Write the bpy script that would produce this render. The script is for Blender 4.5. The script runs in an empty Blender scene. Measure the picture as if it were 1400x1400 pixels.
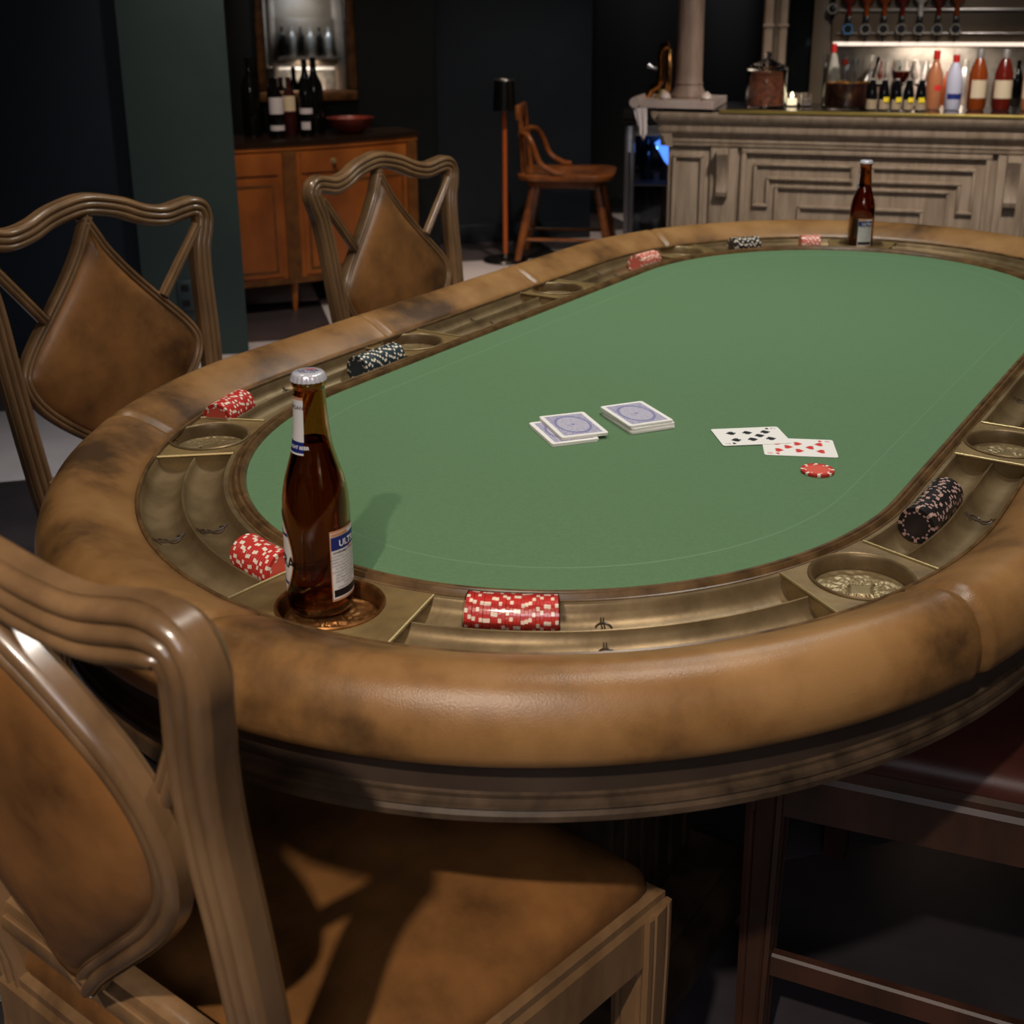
import bpy, bmesh, math, random
from mathutils import Vector, Matrix
R = math.radians
C = bpy.context.scene.collection
sc = bpy.context.scene

# ------------------------------------------------------------------ camera
H = 1.2833
PITCH, ROLL = 0.3086, -0.0061
cam = bpy.data.cameras.new('camera'); camo = bpy.data.objects.new('camera', cam); C.objects.link(camo)
cp, sp, cr, sr = math.cos(PITCH), math.sin(PITCH), math.cos(ROLL), math.sin(ROLL)
fw = Vector((0, cp, -sp)); rt0 = Vector((1, 0, 0)); dn0 = Vector((0, -sp, -cp))
rt = cr*rt0 - sr*dn0; up = -(sr*rt0 + cr*dn0)
M = Matrix((rt, up, -fw)).transposed().to_4x4(); M.translation = Vector((0, 0, H))
camo.matrix_world = M
cam.sensor_width = 29.37; cam.lens = 35.08; cam.shift_y = -(700-540.4)/1400
cam.clip_start = 0.05; cam.clip_end = 60
cam.dof.use_dof = True; cam.dof.focus_distance = 1.35; cam.dof.aperture_fstop = 7.5
sc.camera = camo
# ------------------------------------------------------------------ light
sc.view_settings.view_transform = 'Standard'; sc.view_settings.look = 'None'
sc.view_settings.exposure = 0.0; sc.view_settings.gamma = 1.0
sc.view_settings.use_curve_mapping = False
w = bpy.data.worlds.new('world'); sc.world = w; w.use_nodes = True
w.node_tree.nodes['Background'].inputs[0].default_value = (0.75, 0.85, 1.0, 1)
w.node_tree.nodes['Background'].inputs[1].default_value = 0.02

def lamp(name, kind, loc, energy, color=(1, .87, .72), size=.1, target=None, spot=None, blend=.6):
    l = bpy.data.lights.new(name, kind); l.energy = energy; l.color = color
    if kind == 'AREA': l.shape = 'DISK'; l.size = size
    else: l.shadow_soft_size = size
    if kind == 'SPOT': l.spot_size = R(spot or 80); l.spot_blend = blend
    o = bpy.data.objects.new(name, l); C.objects.link(o); o.location = loc
    if target is not None:
        o.rotation_euler = (Vector(target)-Vector(loc)).to_track_quat('-Z', 'Y').to_euler()
    return o
WARM = (1.0, .80, .60); NEUT = (1.0, .92, .82)
lamp('downlight', 'SPOT', (-.5, -.9, 2.75), 210, (1, .88, .74), .035, (-.14, .52, .4), 46, 1)
lamp('soft_fill_light', 'AREA', (-.1, -1.7, 2.35), 14, (.96, .94, 1.0), .9, (.0, .9, .75))  # added fill from behind the camera, for sheen on the chair back
lamp('downlight', 'SPOT', (.55, 1.15, 2.8), 82, NEUT, .09, (.55, 1.6, .76), 118, 1)
lamp('downlight', 'SPOT', (.75, 2.7, 2.8), 92, (.93, 1, .96), .12, (.75, 2.55, .76), 112, 1)
lamp('downlight', 'SPOT', (-.85, 2.1, 2.8), 66, NEUT, .06, (-.6, 2.5, .9), 90, .8)
lamp('downlight', 'SPOT', (-.5, 3.9, 2.75), 135, WARM, .06, (-.85, 5.2, .35), 62, .9)
lamp('downlight', 'SPOT', (.4, 5.4, 2.75), 170, WARM, .05, (.3, 6.35, .2), 70, .9)
lamp('downlight', 'SPOT', (1.3, 3.15, 2.55), 230, (1, .90, .80), .1, (1.4, 4.9, .68), 56, .9)
lamp('downlight', 'SPOT', (2.3, 5.3, 2.7), 26, (1, .86, .7), .05, (1.9, 6.0, .9), 80, .9)

# ------------------------------------------------------------------ materials
def mat(name, col, rough=.5, metal=0, col2=None, scale=8, bump=0, bscale=80, spec=.5, coat=0, detail=6,
        stretch=None, lo=.35, hi=.65, trans=0, ior=1.45, emis=None, estr=0, sheen=0, col3=None):
    m = bpy.data.materials.new(name); m.use_nodes = True; nt = m.node_tree; b = nt.nodes['Principled BSDF']
    I = b.inputs
    I['Base Color'].default_value = (*col, 1); I['Roughness'].default_value = rough
    I['Metallic'].default_value = metal; I['Specular IOR Level'].default_value = spec
    I['Coat Weight'].default_value = coat; I['Coat Roughness'].default_value = .15
    I['Transmission Weight'].default_value = trans; I['IOR'].default_value = ior
    I['Sheen Weight'].default_value = sheen
    if emis: I['Emission Color'].default_value = (*emis, 1); I['Emission Strength'].default_value = estr
    tc = nt.nodes.new('ShaderNodeTexCoord'); mp = nt.nodes.new('ShaderNodeMapping')
    nt.links.new(tc.outputs['Object'], mp.inputs[0])
    if stretch: mp.inputs['Scale'].default_value = stretch
    if col2:
        n = nt.nodes.new('ShaderNodeTexNoise'); n.inputs['Scale'].default_value = scale
        n.inputs['Detail'].default_value = detail; n.inputs['Roughness'].default_value = .6
        nt.links.new(mp.outputs[0], n.inputs[0])
        r = nt.nodes.new('ShaderNodeValToRGB'); r.color_ramp.elements[0].position = lo; r.color_ramp.elements[1].position = hi
        r.color_ramp.elements[0].color = (*col2, 1); r.color_ramp.elements[1].color = (*col, 1)
        if col3:
            e = r.color_ramp.elements.new((lo+hi)/2); e.color = (*col3, 1)
        nt.links.new(n.outputs[0], r.inputs[0]); nt.links.new(r.outputs[0], I['Base Color'])
    if bump:
        n2 = nt.nodes.new('ShaderNodeTexNoise'); n2.inputs['Scale'].default_value = bscale; n2.inputs['Detail'].default_value = 4
        nt.links.new(mp.outputs[0], n2.inputs[0])
        bp = nt.nodes.new('ShaderNodeBump'); bp.inputs['Strength'].default_value = bump; bp.inputs['Distance'].default_value = .002
        nt.links.new(n2.outputs[0], bp.inputs['Height']); nt.links.new(bp.outputs[0], I['Normal'])
    return m
def s(r, g, b):
    f = lambda c: ((c/255+.055)/1.055)**2.4 if c > 10 else c/255/12.92
    return (f(r), f(g), f(b))
leather = mat('mottled tan leather', s(158, 117, 72), .34, col2=s(76, 53, 32), col3=s(136, 97, 56), scale=5.5, bump=.16, bscale=700, lo=.34, hi=.62)
leather_dark = mat('brown chair leather', s(146, 98, 54), .34, col2=s(70, 46, 26), col3=s(120, 80, 44), scale=6, bump=.14, bscale=600, lo=.32, hi=.64)
leather_red = mat('oxblood leather', s(80, 40, 32), .45, col2=s(52, 26, 20), scale=7, bump=.1, bscale=600)
leather_edge = mat('dark piping leather', s(84, 62, 46), .38, col2=s(52, 36, 26), scale=20)
wood = mat('antiqued walnut wood', s(142, 108, 74), .3, col2=s(86, 62, 40), scale=14, stretch=(1, 1, .25), bump=.12, bscale=60, lo=.3, hi=.7, coat=.45)
wood_dark = mat('dark red brown wood', s(76, 46, 34), .45, col2=s(44, 28, 20), scale=12, stretch=(1, 1, .3))
wood_ring = mat('bronzed wood panel', s(136, 112, 70), .42, col2=s(92, 72, 42), scale=16, bump=.25, bscale=90, lo=.3, hi=.7)
wood_bead = mat('carved bead moulding wood', s(112, 84, 52), .34, col2=s(62, 42, 24), scale=30, lo=.3, hi=.65)
wood_low = mat('dark grooved moulding wood', s(88, 70, 54), .32, col2=s(44, 34, 26), scale=26, lo=.3, hi=.65)
wood_base = mat('dark stained table base wood', s(64, 48, 34), .45, col2=s(36, 26, 18), scale=14)
apron_m = mat('dark brown apron leather', s(74, 60, 50), .42, col2=s(52, 40, 32), scale=5, bump=.1, bscale=200)
brass = mat('antique brass', s(156, 136, 98), .4, metal=.5, col2=s(106, 86, 56), scale=12, bump=.12, bscale=150, lo=.3, hi=.7)
brass_dark = mat('tarnished brass', s(142, 120, 86), .42, metal=.5, col2=s(106, 86, 58), scale=14, bump=.1, bscale=150)
brass_line = mat('polished brass edge', s(168, 146, 100), .42, metal=.6)
amber_lit_m = mat('brass coaster tinted with bottle light', s(180, 126, 74), .36, metal=.85, col2=s(110, 66, 30), scale=40)  # amber light passing through the beer bottle, put into the cup's colour
felt = mat('green table felt', s(92, 124, 86), .85, col2=s(86, 118, 81), scale=260, bump=.25, bscale=900, spec=.2, sheen=.12)
felt_line = mat('betting line', s(99, 130, 94), .6, spec=.3)
felt_edge = mat('dark wood line', s(52, 36, 22), .5)
glass_amber = mat('amber beer glass', (.66, .34, .12), .02, trans=1, ior=1.5)
beer_m = mat('dark beer', (.46, .16, .03), .0, trans=1, ior=1.34)
paper = mat('white label paper', s(226, 222, 220), .45)
blue_ink = mat('navy blue label ink', s(28, 42, 112), .45)
black_ink = mat('black ink', s(20, 20, 22), .5)
red_ink = mat('red ink', s(214, 48, 48), .45)
orange_edge = mat('copper label border', s(196, 140, 100), .35)
text_grey = mat('grey small print', s(120, 118, 124), .5)
white_ink = mat('white ink', s(235, 235, 240), .5)
cap_m = mat('white crown cap enamel', s(222, 220, 228), .22, metal=.3)
card_w = mat('playing card stock', s(248, 244, 238), .38)
card_edge = mat('card edge', s(214, 176, 140), .6)
chip_cols = {
 'red': mat('red clay chip', s(196, 52, 46), .35), 'red_face': mat('light red chip inlay', s(222, 92, 74), .4),
 'navy': mat('navy chip', s(46, 60, 66), .35), 'navy_face': mat('slate chip inlay', s(56, 72, 78), .35),
 'black': mat('black chip', s(34, 30, 32), .35), 'black_face': mat('black chip inlay', s(44, 38, 40), .35),
 'white': mat('white chip edge spot', s(240, 226, 206), .35), 'pinkw': mat('greyish pink edge spot', s(186, 150, 140), .4),
 'pale': mat('salmon chip', s(206, 104, 88), .4)}
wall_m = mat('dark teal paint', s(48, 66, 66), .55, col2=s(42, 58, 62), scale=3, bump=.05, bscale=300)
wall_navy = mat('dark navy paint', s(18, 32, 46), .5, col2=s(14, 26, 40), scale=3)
wall_black = mat('glossy near black paint', s(13, 17, 19), .3, col2=s(10, 14, 16), scale=2)
ceil_m = mat('dark ceiling paint', s(40, 40, 42), .8)
tile_w = mat('white floor tile', s(205, 198, 204), .3, col2=s(190, 184, 190), scale=5)
tile_d = mat('dark grey floor tile', s(66, 60, 64), .35, col2=s(54, 50, 54), scale=5)
grout = mat('grout', s(44, 42, 42), .8)
sb_wood = mat('satinwood veneer', s(168, 98, 42), .35, col2=s(112, 60, 24), col3=s(146, 82, 34), scale=5, stretch=(1, 1, .5), lo=.3, hi=.7, coat=.2)
sb_band = mat('darker crossbanding', s(112, 72, 34), .4, col2=s(86, 52, 24), scale=16)
sb_top = mat('dark polished top', s(36, 24, 18), .22)
bar_m = mat('weathered grey oak', s(158, 140, 120), .6, col2=s(120, 102, 84), scale=6, stretch=(6, 6, .8), bump=.3, bscale=30, lo=.3, hi=.7)
bar_line = mat('dark panel groove', s(92, 76, 60), .7)
marble = mat('pale stone', s(198, 182, 174), .35, col2=s(170, 150, 142), scale=5)
gold_trim = mat('brass counter edge', s(176, 154, 84), .3, metal=.7)
glass_clear = mat('clear glass', (.95, .97, .97), .02, trans=1, ior=1.45)
dark_glass = mat('dark bottle glass', s(12, 12, 13), .08)
steel = mat('brushed steel', s(150, 150, 154), .3, metal=.9)
black_pl = mat('black lacquer', s(14, 13, 13), .25)
orange_wood = mat('orange stained wood', s(168, 84, 38), .35)
stool_wood = mat('polished chestnut wood', s(138, 82, 42), .22, col2=s(100, 56, 28), scale=10, coat=.4)
bowl_m = mat('red lacquered wood', s(120, 44, 32), .4, col2=s(90, 32, 24), scale=8)
mirror_m = mat('mirror glass', (.85, .86, .86), .02, metal=1)
gilt = mat('worn gilt frame', s(96, 62, 30), .4, metal=.4, col2=s(50, 30, 16), scale=20)
fabric_w = mat('white cloth', s(214, 202, 200), .9)
nut_m = mat('sugared nuts', s(150, 84, 56), .6, col2=s(90, 44, 28), scale=60, bump=.6, bscale=60)
fruit_l = mat('dark fruit infusion', s(70, 26, 10), .3, col2=s(30, 10, 5), scale=40)
glow_w = mat('lit shelf strip', (.8, .75, .7), .5, emis=(1, .82, .66), estr=1.0)
glow_flame = mat('candle flame glow', (1, 1, 1), .5, emis=(1, .82, .5), estr=9)
glow_blue = mat('blue cooler light', (.1, .3, 1), .5, emis=(.08, .25, 1), estr=1.6)
nichem = mat('pale mirrored back panel', s(170, 162, 150), .35, col2=s(110, 106, 100), scale=9)
amber_liq = mat('amber spirit', s(130, 58, 20), .15)
red_liq = mat('red spirit', s(96, 26, 18), .15)
peach_liq = mat('peach liqueur', s(176, 112, 76), .2)
yellow_m = mat('yellow label', s(220, 196, 40), .5)
silver_m = mat('silver collar', s(196, 190, 184), .25, metal=.6)
# shrink film: thin clear plastic
film = bpy.data.materials.new('clear shrink film'); film.use_nodes = True
_n = film.node_tree; _n.nodes.remove(_n.nodes['Principled BSDF'])
_t = _n.nodes.new('ShaderNodeBsdfTransparent'); _g = _n.nodes.new('ShaderNodeBsdfGlossy'); _g.inputs['Roughness'].default_value = .12
_m = _n.nodes.new('ShaderNodeMixShader'); _f = _n.nodes.new('ShaderNodeFresnel'); _f.inputs[0].default_value = 1.5
_n.links.new(_f.outputs[0], _m.inputs[0]); _n.links.new(_t.outputs[0], _m.inputs[1]); _n.links.new(_g.outputs[0], _m.inputs[2])
_n.links.new(_m.outputs[0], _n.nodes['Material Output'].inputs[0])
# blue card back: flat print, pattern in the card's own coordinates
cardback = bpy.data.materials.new('blue ornate card back print'); cardback.use_nodes = True
_n = cardback.node_tree; _b = _n.nodes['Principled BSDF']; _b.inputs['Roughness'].default_value = .4
_tc = _n.nodes.new('ShaderNodeTexCoord')
def _mth(op, a, b=None):
    q = _n.nodes.new('ShaderNodeMath'); q.operation = op
    for i, v_ in enumerate((a, b)):
        if v_ is None: continue
        if isinstance(v_, (int, float)): q.inputs[i].default_value = v_
        else: _n.links.new(v_, q.inputs[i])
    return q.outputs[0]
_v = _n.nodes.new('ShaderNodeTexVoronoi'); _v.inputs['Scale'].default_value = 420; _v.feature = 'DISTANCE_TO_EDGE'
_n.links.new(_tc.outputs['Object'], _v.inputs[0])
_sx = _n.nodes.new('ShaderNodeSeparateXYZ'); _n.links.new(_tc.outputs['Object'], _sx.inputs[0])
_ux = _mth('DIVIDE', _sx.outputs[0], .0225); _uy = _mth('DIVIDE', _sx.outputs[1], .033)
_rr = _mth('SQRT', _mth('ADD', _mth('MULTIPLY', _ux, _ux), _mth('MULTIPLY', _uy, _uy)))
_band = _mth('LESS_THAN', _mth('ABSOLUTE', _mth('SUBTRACT', _rr, .95)), .07)
_in = _mth('LESS_THAN', _rr, .88)
_star = _mth('LESS_THAN', _mth('ADD', _mth('ABSOLUTE', _mth('MULTIPLY', _ux, 5)), _mth('ABSOLUTE', _mth('MULTIPLY', _uy, 9))), .7)
_tex = _mth('GREATER_THAN', .00042, _mth('MULTIPLY', _v.outputs['Distance'], .0028))
_lvl = _mth('SUBTRACT', .62, _mth('MULTIPLY', _in, .22))
_mask = _mth('MAXIMUM', _mth('MAXIMUM', _mth('MULTIPLY', _band, .75), _star), _mth('MULTIPLY', _tex, _lvl))
_r = _n.nodes.new('ShaderNodeValToRGB'); _r.color_ramp.elements[0].color = (*s(212, 206, 214), 1); _r.color_ramp.elements[1].color = (*s(96, 96, 160), 1)
_n.links.new(_mask, _r.inputs[0]); _n.links.new(_r.outputs[0], _b.inputs['Base Color'])

# ------------------------------------------------------------------ mesh helpers
class MB:
    def __init__(s): s.v = []; s.f = []; s.m = []; s.mats = []
    def mi(s, m):
        if m not in s.mats: s.mats.append(m)
        return s.mats.index(m)
    def add(s, vs, fs, m, T=None):
        o = len(s.v); k = s.mi(m)
        for p in vs: s.v.append(tuple(T @ Vector(p)) if T is not None else tuple(p))
        for f in fs: s.f.append(tuple(i+o for i in f)); s.m.append(k)
    def box(s, lo, hi, m, T=None, bev=0):
        if bev:
            bm = bmesh.new(); bmesh.ops.create_cube(bm, size=1)
            for v in bm.verts: v.co = Vector([(lo[i]+hi[i])/2+v.co[i]*(hi[i]-lo[i]) for i in range(3)])
            bmesh.ops.bevel(bm, geom=bm.edges[:], offset=bev, segments=2, affect='EDGES', profile=.5)
            bm.verts.index_update()
            s.add([v.co[:] for v in bm.verts], [[v.index for v in f.verts] for f in bm.faces], m, T); bm.free(); return
        x0, y0, z0 = lo; x1, y1, z1 = hi
        s.add([(x0,y0,z0),(x1,y0,z0),(x1,y1,z0),(x0,y1,z0),(x0,y0,z1),(x1,y0,z1),(x1,y1,z1),(x0,y1,z1)],
              [(0,3,2,1),(4,5,6,7),(0,1,5,4),(1,2,6,5),(2,3,7,6),(3,0,4,7)], m, T)
    def lathe(s, prof, m, T=None, seg=32, cap=True, a0=0, a1=2*math.pi, sx=1, sy=1):
        full = abs(a1-a0-2*math.pi) < 1e-6; n = seg if full else seg+1
        vs = []; fs = []
        for r, z in prof:
            for k in range(n):
                a = a0+(a1-a0)*k/seg; vs.append((r*math.cos(a)*sx, r*math.sin(a)*sy, z))
        for i in range(len(prof)-1):
            for k in range(seg):
                k2 = (k+1) % n if full else k+1
                fs.append((i*n+k, i*n+k2, (i+1)*n+k2, (i+1)*n+k))
        if cap and full:
            if prof[0][0] > 1e-5: fs.append(tuple(reversed(range(n))))
            if prof[-1][0] > 1e-5: fs.append(tuple(range((len(prof)-1)*n, len(prof)*n)))
        s.add(vs, fs, m, T)
    def sweep(s, frames, prof, m, closed=False, pclosed=True, caps=True):
        """frames: (origin, N, B[, scale]); prof: (n, b) points"""
        n = len(prof); vs = []; fs = []
        for fr in frames:
            o, N, B = fr[:3]; k = fr[3] if len(fr) > 3 else 1
            for a, b in prof: vs.append(tuple(o+N*(a*k)+B*(b*k)))
        F = len(frames)
        for i in range(F if closed else F-1):
            j = (i+1) % F
            for q in range(n if pclosed else n-1):
                r = (q+1) % n; fs.append((i*n+q, i*n+r, j*n+r, j*n+q))
        if caps and not closed and pclosed:
            fs.append(tuple(reversed(range(n)))); fs.append(tuple(range((F-1)*n, F*n)))
        s.add(vs, fs, m)
    def tube(s, pts, r, m, seg=10, closed=False):
        pts = [Vector(p) for p in pts]; fr = []; N = None
        rr = r if isinstance(r, (list, tuple)) else [r]*len(pts)
        for i, p in enumerate(pts):
            a = pts[i-1] if (i > 0 or closed) else p; b = pts[(i+1) % len(pts)] if (i < len(pts)-1 or closed) else p
            t = (b-a).normalized()
            if N is None: N = t.orthogonal().normalized()
            N = (N-t*N.dot(t)).normalized(); fr.append((p, N, t.cross(N), rr[i]))
        s.sweep(fr, [(math.cos(2*math.pi*k/seg), math.sin(2*math.pi*k/seg)) for k in range(seg)], m, closed)
    def prism(s, poly, z0, z1, m, T=None):
        n = len(poly)
        s.add([(x, y, z0) for x, y in poly]+[(x, y, z1) for x, y in poly],
              [tuple(reversed(range(n))), tuple(range(n, 2*n))]+[(i, (i+1) % n, n+(i+1) % n, n+i) for i in range(n)], m, T)
    def build(s, name, parent=None, smooth=True, ang=35, kind=None):
        me = bpy.data.meshes.new(name); me.from_pydata(s.v, [], s.f)
        for m in s.mats: me.materials.append(m)
        me.polygons.foreach_set('material_index', s.m)
        if smooth:
            me.polygons.foreach_set('use_smooth', [True]*len(me.polygons)); me.set_sharp_from_angle(angle=R(ang))
        bm = bmesh.new(); bm.from_mesh(me); bmesh.ops.recalc_face_normals(bm, faces=bm.faces[:]); bm.to_mesh(me); bm.free()
        me.update()
        o = bpy.data.objects.new(name, me); C.objects.link(o)
        if parent: o.parent = parent
        if kind: o['kind'] = kind
        return o
def tag(o, label, cat, group=None, kind=None):
    o['label'] = label; o['category'] = cat
    if group: o['group'] = group
    if kind: o['kind'] = kind
    return o
def thing(name, label, cat, loc=(0, 0, 0), rotz=0, group=None):
    o = bpy.data.objects.new(name, None); C.objects.link(o); o.empty_display_size = .05
    o.location = loc; o.rotation_euler = (0, 0, rotz)
    return tag(o, label, cat, group)
def one(mb, name, label, cat, loc=(0, 0, 0), rotz=0, group=None, **k):
    o = mb.build(name, **k); o.location = loc; o.rotation_euler = (0, 0, rotz); return tag(o, label, cat, group)
def copy_tree(o, parent=None):
    c = o.copy(); C.objects.link(c); c.parent = parent
    for ch in list(o.children): copy_tree(ch, c)
    return c
def struct(mb, name, parent=None, **k):
    o = mb.build(name, parent, **k)
    if parent is None: o['kind'] = 'structure'
    return o
def text_polys(txt, size, bold=False):
    cu = bpy.data.curves.new('t', 'FONT'); cu.body = txt; cu.size = size; cu.align_x = 'CENTER'; cu.align_y = 'CENTER'; cu.resolution_u = 3
    if bold: cu.offset = size*.02
    o = bpy.data.objects.new('t', cu); C.objects.link(o)
    dg = bpy.context.evaluated_depsgraph_get(); me = bpy.data.meshes.new_from_object(o.evaluated_get(dg))
    vs = [tuple(v.co) for v in me.vertices]; fs = [tuple(p.vertices) for p in me.polygons]
    bpy.data.objects.remove(o); bpy.data.curves.remove(cu); bpy.data.meshes.remove(me)
    return vs, fs
def crom(P, n=8, closed=False):
    P = [Vector(p) for p in P]; out = []
    N = len(P)
    for i in range(N if closed else N-1):
        g = (lambda k: P[k % N]) if closed else (lambda k: P[max(0, min(N-1, k))])
        a, b, c, d = g(i-1), g(i), g(i+1), g(i+2)
        for k in range(n):
            t = k/n
            out.append(.5*((2*b)+(c-a)*t+(2*a-5*b+4*c-d)*t*t+(3*b-a-3*c+d)*t**3))
    if not closed: out.append(P[-1])
    return out

# ------------------------------------------------------------------ room shell
TE = R(14); e1 = Vector((math.cos(TE), math.sin(TE), 0)); e2 = Vector((-math.sin(TE), math.cos(TE), 0))
V0 = Vector((-.72, 4.83, 0)); TS = .68
fl = MB(); fl.box((-6, -5, -.06), (7, 11, -.006), grout); floor = struct(fl, 'floor')
tmesh = {}
for i in range(-5, 6):
    for j in range(-9, 6):
        par = (i+j) % 2 == 0 and j >= -3
        cpos = V0+e1*(i+.5)*TS+e2*(j+.5)*TS
        if cpos.y < -.6 or cpos.y > 9.6 or abs(cpos.x) > 3.6: continue
        if par not in tmesh:
            m = MB(); h = TS/2-.0015; m.box((-h, -h, -.006), (h, h, 0), tile_w if par else tile_d, bev=.001)
            o = m.build('tile', floor); tmesh[par] = o.data
        else:
            o = bpy.data.objects.new('tile', tmesh[par]); C.objects.link(o); o.parent = floor
        o.location = cpos; o.rotation_euler = (0, 0, TE)
cl = MB(); cl.box((-6, -5, 2.9), (7, 11, 3.0), ceil_m); struct(cl, 'ceiling')
def wall(name, a, b, m, th=.12, base=True, z1=2.9):
    a = Vector((*a, 0)); b = Vector((*b, 0)); L = (b-a).length
    T = Matrix.Translation(a) @ Matrix.Rotation(math.atan2(b.y-a.y, b.x-a.x), 4, 'Z')
    w_ = MB(); w_.box((0, 0, 0), (L, th, z1), m, T); o = struct(w_, name, smooth=False)
    if base:
        k = MB(); k.box((.0, -.014, 0), (L, -.001, .10), m, T, bev=.003); struct(k, 'baseboard_'+name[5:])
    return o
wa0 = Vector((-.36, 6.05, 0)); wa1 = wa0-e1*3.2
wall('wall_back_left', (wa1.x, wa1.y), (wa0.x, wa0.y), wall_black)
wb0 = wa0+e2*.82; wall('wall_return', (wa0.x-.0, wa0.y+.12), (wb0.x, wb0.y), wall_black, th=.05, base=False)
wb1 = Vector((.455, 7.03, 0)); wall('wall_back', (wb0.x-.2, wb0.y-.05), (wb1.x, wb1.y), mat('glossy dark navy paint', s(26, 33, 42), .3, col2=s(22, 28, 36), scale=2))
wall('wall_back_right', (wb1.x, wb1.y+.9), (5.2, 7.2), wall_black)
wall('wall_niche', (wb1.x+.0, wb1.y+.1), (wb1.x-.2, wb1.y+.95), wall_black, th=.05, base=False)
wall('wall_right', (4.2, 8.2), (4.2, -3.2), wall_m)
wall('wall_front', (4.2, -3.2), (-3.6, -3.2), wall_m)
wall('wall_left', (-3.6, -3.2), (-3.6, 5.2), wall_navy)
# teal pillar, corner towards the camera
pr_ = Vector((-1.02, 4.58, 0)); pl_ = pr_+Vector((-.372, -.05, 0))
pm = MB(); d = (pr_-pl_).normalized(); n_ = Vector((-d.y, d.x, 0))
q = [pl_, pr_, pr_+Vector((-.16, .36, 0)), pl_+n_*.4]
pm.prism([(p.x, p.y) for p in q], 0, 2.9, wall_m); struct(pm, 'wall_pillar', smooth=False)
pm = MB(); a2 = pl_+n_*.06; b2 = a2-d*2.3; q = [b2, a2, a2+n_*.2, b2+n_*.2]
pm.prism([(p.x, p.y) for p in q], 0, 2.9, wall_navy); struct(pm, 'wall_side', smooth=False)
ob = MB(); T = Matrix.Translation(pl_+d*.155+n_*-.004) @ Matrix.Rotation(math.atan2(d.y, d.x), 4, 'Z')
ob.box((-.03, -.004, .18), (.03, .004, .30), mat('teal outlet plate', s(44, 58, 62), .4), T, bev=.002)
for zz in (.21, .27): ob.box((-.014, -.006, zz-.012), (.014, -.003, zz+.012), black_pl, T)
one(ob, 'wall_outlet', 'teal painted outlet plate low on the teal pillar behind the left chair', 'outlet')

# ------------------------------------------------------------------ poker table
TC = Vector((.34954, 1.862, 0)); TH = .99846; RR, LL, EE = .39266, .47941, 1.13573; ZF = .76
table = thing('poker_table', 'large oval poker table with green felt, tan leather rail and brass chip trays', 'table', (TC.x, TC.y, 0), TH)
# perimeter table: base point and direction, arc length at off .065
PT = []
def _pp(B, D, off): return (B[0]+(RR+off)*D[0], B[1]+(RR+off)*D[1])
N1 = 200
for k in range(N1): PT.append(((LL-2*LL*k/N1, 0), (0, 1)))
for k in range(N1): a = math.pi/2+math.pi*k/N1; PT.append(((-LL, 0), (EE*math.cos(a), math.sin(a))))
for k in range(N1): PT.append(((-LL+2*LL*k/N1, 0), (0, -1)))
for k in range(N1): a = -math.pi/2+math.pi*k/N1; PT.append(((LL, 0), (EE*math.cos(a), math.sin(a))))
SL = [0.]
for i in range(len(PT)):
    a = _pp(*PT[i], .065); b = _pp(*PT[(i+1) % len(PT)], .065); SL.append(SL[-1]+math.hypot(a[0]-b[0], a[1]-b[1]))
PER = SL[-1]
import bisect
def at(t, off, z=0.):
    t %= PER; i = min(bisect.bisect_right(SL, t)-1, len(PT)-1); f = (t-SL[i])/(SL[i+1]-SL[i]); A = PT[i]; B = PT[(i+1) % len(PT)]
    bx = [A[0][k]*(1-f)+B[0][k]*f for k in (0, 1)]; dx = [A[1][k]*(1-f)+B[1][k]*f for k in (0, 1)]
    return Vector((bx[0]+(RR+off)*dx[0], bx[1]+(RR+off)*dx[1], ZF+z))
def s_of(a, b):
    best = min(range(800), key=lambda i: (_pp(*PT[i], .065)[0]-a)**2+(_pp(*PT[i], .065)[1]-b)**2); return SL[best]
def ring(mb, prof, t0, t1, m, n=None, closed=False, caps=True, pclosed=True):
    n = n or max(4, int((t1-t0)/.012)); F = n if closed else n+1
    vs = []; P = len(prof); fs = []
    for i in range(F):
        t = t0+(t1-t0)*i/n
        for off, z in prof: vs.append(tuple(at(t, off, z)))
    for i in range(n):
        j = (i+1) % F
        for q in range(P if pclosed else P-1):
            r = (q+1) % P; fs.append((i*P+q, i*P+r, j*P+r, j*P+q))
    if caps and not closed and pclosed: fs += [tuple(range(P)), tuple(reversed(range((F-1)*P, F*P)))]
    mb.add(vs, fs, m)
mb = MB(); n = 240; pts = [at(PER*i/n, .002, 0) for i in range(n)]
mb.add([tuple(p) for p in pts]+[(p.x, p.y, p.z-.012) for p in pts], [tuple(range(n)), tuple(reversed(range(n, 2*n)))]+[(i, (i+1) % n, n+(i+1) % n, n+i) for i in range(n)], felt)
mb.build('felt', table)['label'] = 'green felt playing surface'
mb = MB(); ring(mb, [(-.0545, 0), (-.0538, .0004), (-.0529, .0004), (-.0522, 0)], 0, PER, felt_line, 240, True); mb.build('betting_line', table)
mb = MB(); ring(mb, [(-.002, -.004), (-.001, .003), (.002, .0065), (.005, .0065), (.0065, .004), (.008, .0065), (.0105, .007), (.0125, .004), (.0135, .0015), (.0155, .004), (.0172, .0035), (.0175, -.004)], 0, PER, wood_bead, 240, True)
mb.build('felt_moulding', table)['label'] = 'carved wooden bead moulding round the felt'
cups = [(.232, .455), (-.232, .455), (-.73, .397), (-.975, -.024), (-.69, -.420), (-.232, -.455), (.232, -.455), (.70, -.412), (.975, .105), (.70, .425)]
SC = sorted((s_of(*c), c) for c in cups)
HW0 = {3: .082}; HW = .068; SEAM = {3: .030}
chan = lambda c, r=.0200: [(c+r*math.cos(a), -.0*0+ .001-.0165*math.sin(a)) for a in [math.pi-math.pi*k/10 for k in range(11)]]
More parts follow.
